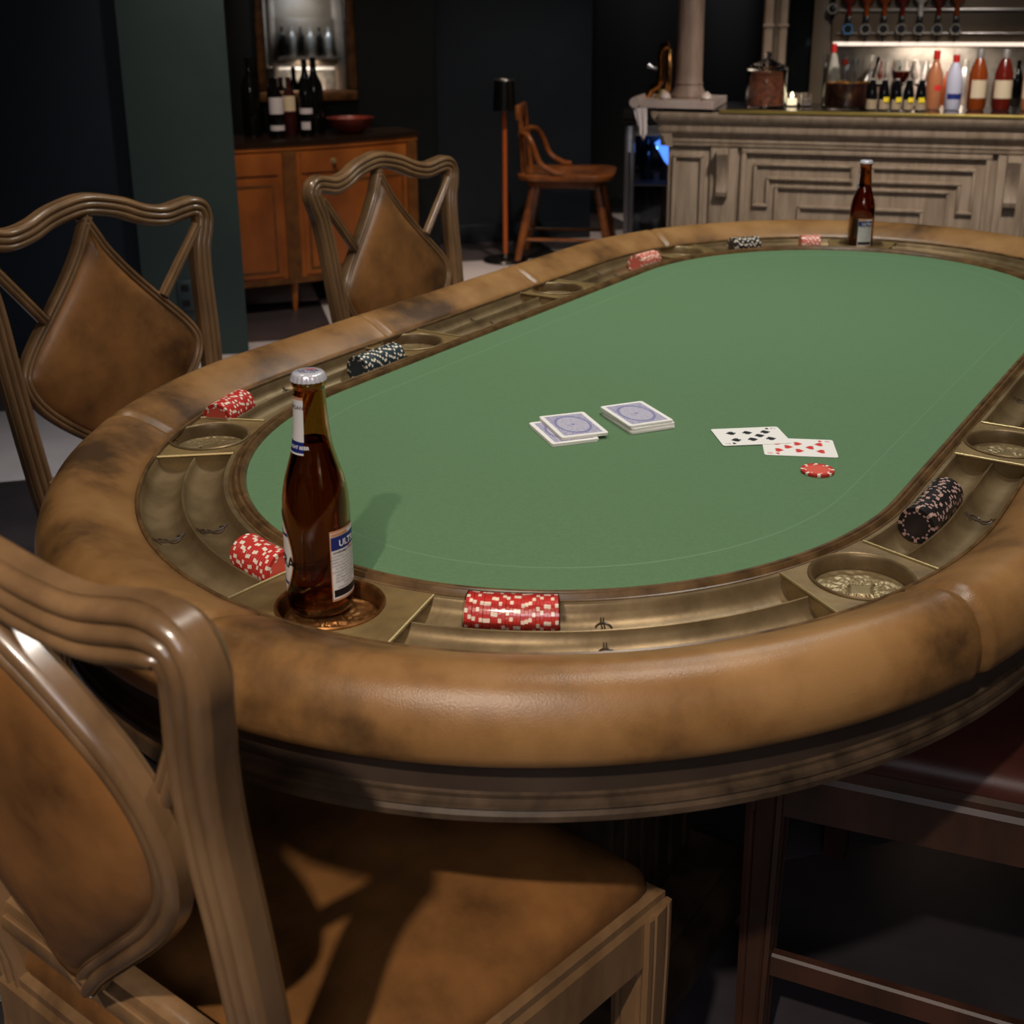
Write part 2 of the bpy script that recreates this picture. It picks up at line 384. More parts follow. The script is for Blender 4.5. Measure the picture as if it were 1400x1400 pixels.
TP = [(.0172, -.02), (.0172, .0025), (.0225, .003)]+chan(.0438)+[(.0648, .0016)]+chan(.0860)+[(.1075, .003), (.1125, .002), (.1125, -.02)]
# rail profile
RP = [(.1115, -.008), (.1108, .002), (.1125, .0075), (.118, .0115), (.127, .017), (.138, .0235), (.150, .0295), (.162, .034), (.173, .0355), (.184, .032), (.194, .0235), (.202, .010), (.207, -.006), (.2075, -.022), (.204, -.032), (.197, -.038), (.186, -.041), (.165, -.040), (.14, -.02)]
NC = len(SC)
ci = lambda k: cups.index(SC[k % NC][1])
for k in range(NC):
    t, c = SC[k]; t2 = SC[(k+1) % NC][0]+(PER if k == NC-1 else 0); HW = HW0.get(ci(k), .068); HW2 = HW0.get(ci(k+1), .068)
    # cup plate with a round hole
    ctr = at(t, .0668 if ci(k) != 3 else .0655); cx, cy = ctr.x, ctr.y; rad = .0485
    bd = []
    nn = 12
    for i in range(nn+1): bd.append(at(t-HW+2*HW*i/nn, .0172))
    for i in range(1, 5): bd.append(at(t+HW, .0205+.092*i/4))
    for i in range(1, nn+1): bd.append(at(t+HW-2*HW*i/nn, .1125))
    for i in range(1, 4): bd.append(at(t-HW, .1125-.092*i/4))
    inn = []
    angs = [math.atan2(p.y-cy, p.x-cx) for p in bd]
    vs = [(p.x, p.y, ZF+.003) for p in bd]; n = len(bd)
    vs += [(cx+rad*math.cos(a), cy+rad*math.sin(a), ZF+.003) for a in angs]
    vs += [(p.x, p.y, ZF-.016) for p in bd]+[(cx+rad*math.cos(a), cy+rad*math.sin(a), ZF-.016) for a in angs]
    fs = []
    for i in range(n):
        j = (i+1) % n; fs += [(i, j, n+j, n+i), (i, 2*n+i, 2*n+j, j), (n+i, n+j, 3*n+j, 3*n+i)]
    mb = MB(); mb.add(vs, fs, wood_ring); mb.build('cup_plate', table, ang=30)
    # cup holder: brass lip + well
    mb = MB(); T = Matrix.Translation((cx, cy, ZF))
    cm = amber_lit_m if k == [i for i, q in enumerate(SC) if q[1] == cups[3]][0] else brass_dark
    mb.lathe([(.0508, .003), (.0508, .0045), (.0495, .0058), (.0480, .005), (.0468, .003), (.0458, -.006), (.0455, -.0125), (.0445, -.0135), (.0, -.0135)], cm if cm is amber_lit_m else brass_dark, T, 48, cap=False)
    h_ = mb.build('cup_holder', table)
    # embossed coaster: polar grid relief
    mb = MB(); vs = []; nr, na = 22, 110
    dirv = at(t+.01, .065)-at(t-.01, .065); ra = math.atan2(dirv.y, dirv.x)
    for i in range(nr+1):
        r_ = .0446*i/nr
        for j in range(na):
            a = 2*math.pi*j/na; x_, y_ = r_*math.cos(a), r_*math.sin(a)
            q_ = (abs(x_)/.021)**.75+(abs(y_)/.016)**.75
            if q_ < 1.0: z_ = .0030
            elif q_ < 1.2: z_ = .0004
            else: z_ = .0012+.0010*math.sin(a*14+9*math.sin(r_*260))*math.sin(r_*640+a*5)
            if r_ > .0425: z_ = .0022
            vs.append((cx+x_*math.cos(ra)-y_*math.sin(ra), cy+x_*math.sin(ra)+y_*math.cos(ra), ZF-.0132+z_))
    fs = [(i*na+j, i*na+(j+1) % na, (i+1)*na+(j+1) % na, (i+1)*na+j) for i in range(nr) for j in range(na)]
    mb.add(vs, fs, cm if cm is amber_lit_m else brass); mb.build('coaster', h_, ang=60)
    # chip tray between this cup and the next
    a_, b_ = t+HW, t2-HW2; t, t2 = t-SEAM.get(ci(k), 0), t2-SEAM.get(ci(k+1), 0)
    mb = MB(); ring(mb, TP, a_, b_, brass_dark, caps=True)
    tr = mb.build('chip_tray', table, ang=50)
    # shallow dark end walls are the tray caps; brass divider bars
    for tt in (a_, b_):
        m2 = MB(); p0 = at(tt, .021, .0035); p1 = at(tt, .111, .0035); m2.tube([p0, (p0+p1)/2, p1], .0018, brass_line, 8); m2.build('divider_bar', table)
    # dollar emblems pressed into both channels
    tm = (a_+b_)/2+(-.014 if ci(k) == 3 else .012)
    for off in (.0438, .0860):
        o0 = at(tm, off, -.0148); tx = (at(tm+.005, off)-at(tm-.005, off)).normalized(); nx = Vector((-tx.y, tx.x, 0))
        if nx.dot(at(tm, off+.01)-at(tm, off)) < 0: nx = -nx
        m2 = MB()
        def lift(u, v):  # follow the round channel floor
            v2 = max(-.0195, min(.0195, v)); return o0+tx*u+nx*v2+Vector((0, 0, .0163*(1-math.sqrt(1-(v2/.0200)**2))))
        S_ = [(.0078*math.sin(a), .0064+.0064*math.cos(a)) for a in [math.pi*.35-math.pi*1.35*i/10 for i in range(11)]]
        S2 = [(-x, -y) for x, y in reversed(S_)]
        m2.tube([lift(x, y) for x, y in S_+S2[1:]], .0008, wood_low, 6)
        for u in (-.0012, .0012): m2.tube([lift(u, v) for v in (-.0165, -.011, -.006, 0, .006, .011, .0165)], .0006, wood_low, 6)
        m2.build('dollar_emblem', tr)
    # padded rail section from seam to seam
    mb = MB(); n = max(8, int((t2-t)/.012)); vs = []; fs = []; P = len(RP)
    tsl = [t+(t2-t)*i/n for i in range(n+1)]; tsl = sorted(set(tsl+[t+.003, t+.007, t+.012, t2-.003, t2-.007, t2-.012]))
    for tv in tsl:
        dd = min(tv-t, t2-tv); k_ = 1-.085*math.exp(-(dd/.0045)**2)+.02*math.exp(-((dd-.010)/.004)**2)
        for off, z in RP: vs.append(tuple(at(tv, .160+(off-.160)*k_, -.005+(z+.005)*k_)))
    for i in range(len(tsl)-1):
        for q in range(P): r_ = (q+1) % P; fs.append((i*P+q, i*P+r_, (i+1)*P+r_, (i+1)*P+q))
    fs += [tuple(range(P)), tuple(reversed(range((len(tsl)-1)*P, len(tsl)*P)))]
    mb.add(vs, fs, leather); mb.build('rail_cushion', table, ang=60)
mb = MB(); ring(mb, [(.1095+.0022*math.cos(a), .005+.003*math.sin(a)) for a in [2*math.pi*i/8 for i in range(8)]], 0, PER, wood_bead, 300, True); mb.build('rail_piping', table)
mb = MB(); ring(mb, [(.10, -.02), (.188, -.036), (.1865, -.072), (.10, -.074)], 0, PER, apron_m, 240, True); mb.build('apron_band', table)
mb = MB(); ring(mb, [(.10, -.068), (.184, -.066), (.189, -.069), (.1885, -.073), (.1925, -.075), (.1935, -.079), (.191, -.0815), (.1945, -.0845), (.194, -.090), (.188, -.094), (.10, -.094)], 0, PER, wood_low, 240, True)
mb.build('lower_moulding', table)['label'] = 'dark grooved moulding under the rail'
mb = MB(); n = 120; pts = [at(PER*i/n, .12, -.03) for i in range(n)]
mb.add([tuple(p) for p in pts]+[(p.x, p.y, p.z-.05) for p in pts], [tuple(range(n)), tuple(reversed(range(n, 2*n)))]+[(i, (i+1) % n, n+(i+1) % n, n+i) for i in range(n)], wood_base)
mb.build('underframe', table)
for sx in (-1, 1):
    mb = MB(); x0 = sx*.50
    mb.box((x0-.12, -.13, .10), (x0+.12, .13, .68), wood_base, bev=.015)
    for q in range(-2, 3): mb.box((x0+q*.045-.008, -.136, .16), (x0+q*.045+.008, -.128, .62), wood_base, bev=.003)
    ped = mb.build('pedestal', table)
    mb = MB(); mb.box((x0-.19, -.21, .045), (x0+.19, .21, .11), wood_base, bev=.012); mb.box((x0-.165, -.185, .11), (x0+.165, .185, .13), wood_base, bev=.006); mb.build('plinth', table)
    for fx in (-1, 1):
        for fy in (-1, 1):
            mb = MB(); T = Matrix.Translation((x0+fx*.17, fy*.19, 0))
            mb.lathe([(.02, 0), (.034, .006), (.04, .022), (.034, .04), (.026, .05), (.03, .062), (.02, .07)], wood_dark, T, 16); mb.build('carved_foot', table)

# ------------------------------------------------------------------ chairs
def fluted(wd, dp, nrib=3, bump=.0052, both=True):
    """profile in (n, b): n in plane of back, b depth; ribs on the +-b faces"""
    P = []; hw = wd/2; hd = dp/2; K = 8*nrib
    for i in range(K+1):
        u = i/K; x = -hw*.93+wd*.93*u; ph = (u*nrib) % 1.0
        P.append((x, -hd+bump*(1-abs(math.sin(math.pi*u*nrib))**.55)+.004*abs(2*u-1)**3))
    top = [(x, -y) for x, y in reversed(P)]
    side = [(hw, -hd*.45), (hw, hd*.45)]
    side2 = [(-hw, hd*.45), (-hw, -hd*.45)]
    return P+side+top+side2
def chair(name, label, loc, rotz, lea=leather_dark, wd=wood, group=None, cz=0., rk=0., pw=.038, round_back=False):
    # local: x = sitter's right, y forward, z up
    root = thing(name, label, 'chair', loc, rotz, group)
    yb = lambda z, x=.221: -.215-(.069+rk)*max(0, (z-.47))/.467-.020*max(0, 1-(x/.221)**2)*min(1, max(0, (z-.42)/.1))
    PXc, PXs = .221, .180
    half = [(PXs-.004, .40), (PXs, .47), (PXs+.011, .60), (PXs+.020, .72), (PXs+.025, .81), (PXs+.032, .865), (.222, .895), (.2265, .915), (.222, .931), (.206, .937), (.185, .934), (.15, .928), (.11, .935), (.07, .951), (.03, .961), (0, .9645)]
    half = [(x, z+cz*max(0, min(1, (x-.05)/.08))*(z > .88)) for x, z in half]
    path2 = half+[(-x, z) for x, z in reversed(half[:-1])]
    sm = crom([Vector((x, 0, z)) for x, z in path2], 5)
    prof = fluted(pw, .034, 3, .0070 if round_back else .0052)
    fr = []
    for i, p in enumerate(sm):
        a = sm[max(0, i-1)]; b = sm[min(len(sm)-1, i+1)]; t = (b-a).normalized()
        N = Vector((t.z, 0, -t.x))  # outward side
        B = Vector((0, 1, 0))
        fr.append((Vector((p.x, yb(p.z, p.x), p.z)), N, B))
    mb = MB(); mb.sweep(fr, prof, wd); mb.build('back_frame', root, ang=40)
    # splat outline
    hs = [(0, .955), (.022, .915), (.036, .890), (.070, .845), (.117, .793), (.150, .758), (.173, .728), (.182, .702), (.177, .674), (.158, .643), (.128, .612), (.085, .577), (.035, .545), (0, .530)]
    if round_back: hs = [(0, .950), (.05, .925), (.093, .895), (.125, .865), (.146, .838), (.160, .806), (.165, .772), (.162, .744), (.151, .713), (.124, .676), (.08, .632), (.03, .583), (0, .548)]
    right = crom([Vector((x, 0, z)) for x, z in hs], 5)
    outl = right+[Vector((-p.x, 0, p.z)) for p in reversed(right[1:-1])]
    fr = []; n = len(outl); cen = Vector((0, 0, .73))
    for i, p in enumerate(outl):
        t = (outl[(i+1) % n]-outl[i-1]).normalized(); N = Vector((-t.z, 0, t.x))
        if N.dot(p-cen) < 0: N = -N
        if i == 0: N = Vector((0, 0, 1))
        fr.append((Vector((p.x, yb(p.z, p.x), p.z))-N*.009, N, Vector((0, 1, 0))))
    mb = MB(); mb.sweep([(f_[0]+Vector((0, -.002, 0)), f_[1], f_[2]) for f_ in fr], fluted(.026 if round_back else .020, .026, 2, .0045), wd, closed=True); mb.build('splat_frame', root, ang=40)
    # leather pad of the back, domed
    rings_ = [(1.0, 0), (.97, .006), (.90, .012), (.78, .0165), (.6, .020), (.35, .022), (.12, .0225)]
    mb = MB()
    for sg in (1, -1):
        vs = []; ins = [f_[0]-f_[1]*.006 for f_ in fr]; ins = [Vector((max(p.x, 0) if i_ < n/2 else min(p.x, 0), p.y, min(p.z, .925))) for i_, p in enumerate(ins)]
        for k, h in rings_:
            for p in ins:
                z = .70+(p.z-.70)*k; vs.append((p.x*k, yb(z, p.x*k)+sg*(.004+h), z))
        m_ = len(ins); fs = [(i*m_+j, i*m_+(j+1) % m_, (i+1)*m_+(j+1) % m_, (i+1)*m_+j) for i in range(len(rings_)-1) for j in range(m_)]
        vs.append((0, yb(.70, 0)+sg*.0268, .70)); fs += [((len(rings_)-1)*m_+j, (len(rings_)-1)*m_+(j+1) % m_, len(vs)-1) for j in range(m_)]
        mb.add(vs, fs, lea)
    pad = mb.build('back_cushion', root, ang=60)
    mb = MB()
    for sg in (1, -1): mb.tube([Vector((p.x, p.y+sg*.011, p.z)) for p in ins], .0035, leather_edge, 6, closed=True)
    mb.build('welting', pad)['label'] = 'dark leather welting'
    for sg in (1, -1):
        a = Vector((sg*.207, yb(.905, .21)+.010, .905)); b = Vector((sg*.118, yb(.79, .118)+.008, .79)) if not round_back else Vector((sg*.158, yb(.81, .158)+.008, .81)); t = (b-a).normalized(); N = Vector((t.z, 0, -t.x))
        mb = MB(); mb.sweep([(a, N, Vector((0, 1, 0))), (a.lerp(b, .5), N, Vector((0, 1, 0))), (b, N, Vector((0, 1, 0)))], fluted(.019, .016, 2, .0025), wd); mb.build('strut', root, ang=40)
    mb = MB(); mb.box((-PXs, -.232, .495), (PXs, -.208, .537), wd, bev=.006); mb.box((-PXs, -.237, .507), (PXs, -.203, .525), wd, bev=.004); mb.build('lower_back_rail', root)
    # seat frame (trapezoid), legs, cushion
    F = [(-.192, -.235), (.192, -.235), (.25, .22), (-.25, .22)]
    def inset(k): return [(x*(1-k/.22), y*(1-k/.22)) for x, y in F]
    mb = MB(); o_ = F; i_ = inset(.035)
    lv = [(o_, .385), (o_, .438), (inset(.004), .444), (inset(.004), .452), (inset(.010), .457), (i_, .457), (i_, .385)]
    vs = [(x, y, z) for P, z in lv for x, y in P]; fs = []
    for a in range(len(lv)):
        b = (a+1) % len(lv)
        for j in range(4): k = (j+1) % 4; fs.append((a*4+j, a*4+k, b*4+k, b*4+j))
    mb.add(vs, fs, wd); mb.build('seat_frame', root, ang=25)
    mb = MB()
    def rr(k, n=10):
        P = inset(k); out = []
        for i in range(4):
            p0 = Vector(P[i-1]); p1 = Vector(P[i]); p2 = Vector(P[(i+1) % 4]); q = .03
            a = p1+(p0-p1).normalized()*q; b = p1+(p2-p1).normalized()*q
            for j in range(5):
                u = j/4; out.append((1-u)**2*a+2*u*(1-u)*p1+u*u*b)
            for j in range(1, n): out.append(b.lerp(Vector(P[(i+1) % 4])+(p1-Vector(P[(i+1) % 4])).normalized()*q, j/n))
        return out
    lv = [(.012, .452), (.009, .462), (.012, .474), (.022, .484), (.045, .491), (.08, .496), (.12, .499), (.15, .4998)]
    vs = [(p.x, p.y, z) for k, z in lv for p in rr(k)]; m_ = len(rr(.01))
    fs = [(i*m_+j, i*m_+(j+1) % m_, (i+1)*m_+(j+1) % m_, (i+1)*m_+j) for i in range(len(lv)-1) for j in range(m_)]
    fs += [tuple(range((len(lv)-1)*m_, len(lv)*m_)), tuple(reversed(range(m_)))]
    mb.add(vs, fs, lea); mb.build('seat_cushion', root, ang=60)
    for sx in (-1, 1):
        # front leg: square with grooved corner faces, slight taper
        mb = MB(); x1 = sx*.25; x0 = sx*.207; y1 = .222; y0 = .180
        pts = []
        def sq(t_): return [(x0+(x1-x0)*u, y0+(y1-y0)*v) for u, v in [(0, 0), (.14, -.02), (.22, .05), (.30, -.02), (.7, -.02), (.78, .05), (.86, -.02), (1, 0), (1.02, .14), (.95, .22), (1.02, .30), (1.02, .7), (.95, .78), (1.02, .86), (1, 1), (.86, 1.02), (.78, .95), (.70, 1.02), (.30, 1.02), (.22, .95), (.14, 1.02), (0, 1), (-.02, .86), (-.02, .14)]]
        vs = []
        for z, k in ((0, .8), (.2, .9), (.385, 1), (.44, 1)):
            for x, y in sq(0): vs.append((x0+(x-x0)*k if True else x, y1+(y-y1)*k, z))
        m_ = 24; fs = [(i*m_+j, i*m_+(j+1) % m_, (i+1)*m_+(j+1) % m_, (i+1)*m_+j) for i in range(3) for j in range(m_)]+[tuple(reversed(range(m_))), tuple(range(3*m_, 4*m_))]
        mb.add(vs, fs, wd); mb.build('leg', root, ang=20)
        mb = MB(); mb.sweep([(Vector((sx*(PXs+.002), y, z)), Vector((1, 0, 0)), Vector((0, 1, 0)), k) for y, z, k in ((-.285, 0, .85), (-.262, .1, .92), (-.235, .25, 1), (-.218, .40, 1.0), (-.216, .43, 1.0))], fluted(.036, .034), wd); mb.build('leg', root, ang=40)
        mb = MB(); a = Vector((sx*.226, .20, .16)); b = Vector((sx*.194, -.24, .16)); t = (b-a).normalized(); N = Vector((-t.y, t.x, 0))
        mb.sweep([(a, N, Vector((0, 0, 1))), (b, N, Vector((0, 0, 1)))], [(-.008, -.015), (.008, -.015), (.008, .013), (.005, .016), (-.005, .016), (-.008, .013)], wd); mb.build('stretcher', root, ang=30)
    return root
A90 = math.pi/2
chair('leather_chair', 'carved wood chair seen from behind, its fluted back in the foreground', (-.178, .975, 0), .923-A90, cz=.016, rk=.015, pw=.043, round_back=True)
chair('leather_chair', 'carved wood chair behind the left end of the table, in front of the teal pillar', (-.488, 1.894, 0), -.666-A90)
chair('leather_chair', 'carved wood chair with domed tan back in front of the sideboard', (-.044, 2.514, 0), -.622-A90)
chair('leather_chair', 'dark red leather chair tucked under the right side of the table', (.585, 1.335, 0), math.atan2(.47, -.88)-A90, leather_red, wood_dark)

# ------------------------------------------------------------------ chips
def chip_mesh(body, face, spot, name):
    mb = MB(); n = 32; r = .0195; h = .0033
    for k in range(8):
        for q in range(4):
            i = k*4+q; a = 2*math.pi*i/n; b = 2*math.pi*(i+1)/n; m = spot if q == 1 else body
            c = lambda rad, an, z: (rad*math.cos(an), rad*math.sin(an), z)
            mb.add([c(r, a, .0003), c(r, b, .0003), c(r, b, h-.0003), c(r, a, h-.0003)], [(0, 1, 2, 3)], m)
            for z, z2 in ((h, h-.0003), (0, .0003)):
                mb.add([c(.0192, a, z), c(.0192, b, z), c(r, b, z2), c(r, a, z2)], [(0, 1, 2, 3)], m)
                mb.add([c(.0150, a, z), c(.0150, b, z), c(.0192, b, z), c(.0192, a, z)], [(0, 1, 2, 3)], m)
                zz = z-.00015 if z else .00015
                mb.add([c(.0132, a, z), c(.0132, b, z), c(.0150, b, z), c(.0150, a, z)], [(0, 1, 2, 3)], face if (i % 2) else spot if spot is not chip_cols['white'] or i % 4 else face)
                mb.add([c(.0, a, zz), c(.0132, a, zz), c(.0132, b, zz)], [(0, 1, 2)], face)
    o = mb.build(name, smooth=False); return o
cc = chip_cols
protos = {'red': ('red', 'red_face', 'white'), 'navy': ('navy', 'navy_face', 'white'), 'black': ('black', 'black_face', 'pinkw'), 'bw': ('black', 'black_face', 'white'), 'pale': ('pale', 'pale', 'white')}
meshes = {}
rnd = random.Random(4)
def chip(kind, mtx, label, group):
    b, f, sp_ = protos[kind]
    if kind not in meshes:
        o = chip_mesh(cc[b], cc[f], cc[sp_], 'poker_chip'); meshes[kind] = o.data
    else:
        o = bpy.data.objects.new('poker_chip', meshes[kind]); C.objects.link(o)
    o.matrix_world = mtx; tag(o, label, 'poker chip', group); return o
TM = Matrix.Translation(TC) @ Matrix.Rotation(TH, 4, 'Z')
ORD = ['first', 'second', 'third', 'fourth', 'fifth', 'sixth', 'seventh', 'eighth', 'ninth', 'tenth', 'eleventh', 'twelfth', 'thirteenth', 'fourteenth', 'fifteenth', 'sixteenth', 'seventeenth', 'eighteenth', 'nineteenth', 'twentieth']
ORD += ['twenty-'+o for o in ORD[:9]]+['thirtieth', 'thirty-first', 'thirty-second']
def stack(kind, t0, off, n, label, group, z=.0042, lift=0, fan=0, sgn=1, wrap=None, rev=None):
    """a row of chips lying on edge along the tray; t0 = start, sgn = direction along the ring"""
    t = t0
    for i in range(n):
        p = at(t, off, z+lift); d_ = (at(t+.004*sgn, off)-at(t-.004*sgn, off)).normalized()
        X = Vector((0, 0, 1)); Y = d_.cross(X)
        tilt = fan*(i/n)
        m = Matrix((X, Y, d_)).transposed().to_4x4(); m.translation = p-Vector((0, 0, 0))
        m = TM @ m @ Matrix.Rotation(tilt, 4, 'Y') @ Matrix.Rotation(rnd.uniform(0, 6.28), 4, 'Z')
        m.translation += Vector((rnd.uniform(-.0002, .0002), 0, rnd.uniform(0, .0002)))
        chip(kind, m, (ORD[n-1-i if rev else i]+' '+label) if rev is not None else label, group)
        t += .00338
    if wrap:
        fr = []; L_ = t-t0
        ks = [(-.003, .55), (-.002, .9), (-.0008, 1.0)]+[(L_*i/8, 1.0) for i in range(1, 8)]+[(L_+.0005, 1.0), (L_+.0015, .9), (L_+.0025, .55)]
        for u, k in ks:
            p = TM @ at(t0+u, off, z+lift+.0001); d_ = (at(t0+u+.004, off)-at(t0+u-.004, off)).normalized(); d_ = TM.to_3x3() @ d_
            X = Vector((0, 0, 1)); fr.append((p, X, d_.cross(X), k*.02025))
        mb = MB(); mb.sweep(fr, [(math.cos(2*math.pi*k/28), math.sin(2*math.pi*k/28)) for k in range(28)], film, caps=False)
        one(mb, 'shrink_wrap', wrap, 'plastic wrap')
sm1 = s_of(-.960, -.153)
stack('red', sm1-.002, .0438, 25, 'red chip from the left in the wrapped row in the near tray', 'red chips in the near tray row', rev=False, wrap='clear plastic wrap round the long row of red chips in the near tray')
c2 = s_of(-.995, .060)
stack('red', c2-.064, .0445, 19, 'red chip, counted from the beer bottle, in the row partly behind it', 'red chips beside the near bottle', rev=True)
s3 = s_of(-.665, .447)
stack('red', s3-.055, .0860, 20, 'red chip from the front in the row above the left cup holder', 'red chips in the left tray', rev=True)
s4 = s_of(-.30, .455)
stack('navy', s4+.002, .0438, 28, 'navy chip from the front in the row in the long left tray', 'navy chips in the left tray', rev=True)
s5 = s_of(.55, .455)
stack('pale', s5-.035, .0438, 22, 'faded red poker chip in the row at the far left bend of the table', 'pale red chips at the far left bend')
s6 = s_of(.845, .345)
stack('bw', s6-.035, .050, 20, 'black and white poker chip in the row at the far end of the table', 'black and white chips at the far end')
s7 = s_of(.945, .215)
stack('pale', s7-.024, .048, 13, 'pale red poker chip in the short row left of the far beer bottle', 'pale red chips left of the far bottle')
s8 = s_of(-.545, -.457)
stack('black', s8, .0438, 32, 'black chip from the front in the row in the right tray', 'black chips in the right tray', rev=False)
# single chip on the felt
mtx = Matrix.Translation((.3575, 1.3385, ZF+.0003)) @ Matrix.Rotation(.35, 4, 'Z')
chip('red', mtx, 'single red poker chip lying flat on the green felt below the seven and eight', None)

# ------------------------------------------------------------------ cards
def rrect(w_, h_, r, n=5):
    P = []
    for cx, cy, a0 in ((w_/2-r, h_/2-r, 0), (-w_/2+r, h_/2-r, 90), (-w_/2+r, -h_/2+r, 180), (w_/2-r, -h_/2+r, 270)):
        for k in range(n+1): a = R(a0+90*k/n); P.append((cx+r*math.cos(a), cy+r*math.sin(a)))
    return P
def heart_poly(sz, spade=False):
    P = []
    for k in range(28):
        t = 2*math.pi*k/28
        x = 16*math.sin(t)**3; y = 13*math.cos(t)-5*math.cos(2*t)-2*math.cos(3*t)-math.cos(4*t)
        P.append((x/32*sz, (y+2)/32*sz))
    if spade: P = [(x, -y+.04*sz) for x, y in P]
    return P
def card_face(name, label, loc, rz, rank, spade, spots, z):
    # long side along local x; pips point along x
    root = thing(name, label, 'playing card', (loc[0], loc[1], z), rz)
    mb = MB(); mb.prism(rrect(.088, .063, .0035), 0, .0003, card_w); mb.build('card_sheet', root, smooth=False)
    ink = black_ink if spade else red_ink
    for (x, y, fl_) in spots:
        mb = MB(); sgn = -1 if fl_ else 1
        T = Matrix.Translation((x, y, .00032)) @ Matrix.Rotation(-A90 if not fl_ else A90, 4, 'Z')
        mb.prism(heart_poly(.0125, spade), 0, .00006, ink, T)
        if spade:
            mb.prism([(-.0026, -.0072), (.0026, -.0072), (.0006, -.002), (-.0006, -.002)], 0, .00006, ink, T)
        mb.build('pip', root, smooth=False)
    for sg in (1, -1):
        T = Matrix.Translation((-.037*sg, -.0245*sg, .00032)) @ Matrix.Rotation(A90*sg*-1, 4, 'Z')
        mb = MB(); v_, f_ = text_polys(rank, .009); mb.add([(x, y, 0) for x, y, _ in v_], f_, ink, T)
        T = Matrix.Translation((-.028*sg, -.0245*sg, .00032)) @ Matrix.Rotation(-A90*sg, 4, 'Z')
        mb.prism(heart_poly(.006, spade), 0, .00005, ink, T); mb.build('corner_index', root, smooth=False)
x3 = (-.0235, 0, .0235); yy = .0125
card_face('playing_card', 'seven of spades lying face up, overlapping the eight of hearts', (.3025, 1.4616), R(6), '7', True,
          [(-.0235, yy, True), (0.0, yy, False), (.0235, yy, False), (-.0235, -yy, True), (0., -yy, False), (.0235, -yy, False), (.0125, 0, False)], ZF+.0010)
card_face('playing_card', 'eight of hearts lying face up, just above the single red chip', (.3545, 1.4206), R(-7.5), '8', False,
          [(-.0245, yy, True), (0., yy, True), (.0245, yy, False), (-.0245, -yy, True), (0., -yy, True), (.0245, -yy, False), (-.0125, 0, True), (.0125, 0, False)], ZF+.0004)
cb = MB(); cb.prism(rrect(.063, .088, .0035), 0, .00028, card_w)
cb.add([(-.026, -.0385, .0003), (.026, -.0385, .0003), (.026, .0385, .0003), (-.026, .0385, .0003)], [(0, 1, 2, 3)], cardback)
c0 = cb.build('playing_card', smooth=False); cmesh = c0.data; first = [c0]
def deck(loc, rz, n, label, group, top_label, z0=.0002, jit=.0004):
    for i in range(n):
        o = first.pop() if first else bpy.data.objects.new('playing_card', cmesh)
        if not o.users_collection: C.objects.link(o)
        sh = jit if i < n-1 else 0
        o.location = (loc[0]+rnd.uniform(-sh, sh), loc[1]+rnd.uniform(-sh, sh), ZF+z0+i*.0003); o.rotation_euler = (0, 0, rz)
        if i == n-1: tag(o, top_label, 'playing card')
        else: tag(o, label, 'playing card', group)
DR = R(17)
deck((.1655, 1.5245), R(22), 12, 'blue backed playing card in the lowest block of the right deck', 'lowest cards of the right deck', 'topmost card of the lowest block of the right deck, mostly covered')
deck((.1650, 1.5265), R(23.5), 11, 'blue backed playing card in the middle block of the right deck', 'middle cards of the right deck', 'topmost card of the middle block of the right deck, mostly covered', z0=.0039)
deck((.1635, 1.5285), R(22), 10, 'blue backed playing card in the upper block of the right deck', 'upper cards of the right deck', 'blue ornate card back on top of the taller right deck', z0=.0073)
deck((.0655, 1.4800), R(19), 12, 'blue backed playing card in the lower shifted block of the left deck', 'lower cards of the left deck', 'topmost card of the lower block of the left deck, its white border showing')
deck((.0785, 1.4925), R(18), 13, 'blue backed playing card in the upper block of the left deck', 'upper cards of the left deck', 'blue ornate card back on top of the lower left deck', z0=.0039)

# ------------------------------------------------------------------ beer bottles
def wrap_patch(mb, rfun, a0, a1, z0, z1, m, dr=.0003, n=14, nz=6, shape=None):
    vs = []
    for j in range(nz+1):
        v = j/nz; z = z0+(z1-z0)*v; k = shape(v) if shape else 1
        for i in range(n+1):
            u = (i/n-.5)*k+.5; a = a0+(a1-a0)*u; r = rfun(z)+dr; vs.append((r*math.cos(a), r*math.sin(a), z))
    mb.add(vs, [(j*(n+1)+i, j*(n+1)+i+1, (j+1)*(n+1)+i+1, (j+1)*(n+1)+i) for j in range(nz) for i in range(n)], m)
def wrap_text(mb, rfun, txt, size, ac, zc, m, dr=.0006, bold=False, rot=0):
    v_, f_ = text_polys(txt, size, bold); c_, s_ = math.cos(rot), math.sin(rot); vs = []
    for x, y, _ in v_:
        x, y = x*c_-y*s_, x*s_+y*c_; z = zc+y; r = rfun(z)+dr; a = ac+x/rfun(zc); vs.append((r*math.cos(a), r*math.sin(a), z))
    mb.add(vs, f_, m)
OUT = [(.0, .003), (.022, .001), (.028, .002), (.0302, .006), (.0305, .012), (.0305, .100), (.0300, .112), (.0285, .122), (.0262, .132), (.0235, .141), (.0208, .150), (.0185, .159), (.0168, .169), (.0156, .183), (.0147, .198), (.0140, .213), (.0138, .2155), (.0150, .2165), (.0152, .219), (.0142, .2205), (.0132, .2212), (.0131, .2275)]
def rf(z):
    for (r0, z0), (r1, z1) in zip(OUT[4:], OUT[5:]):
        if z0 <= z <= z1 and z1 > z0: return r0+(r1-r0)*(z-z0)/(z1-z0)
    return .0305
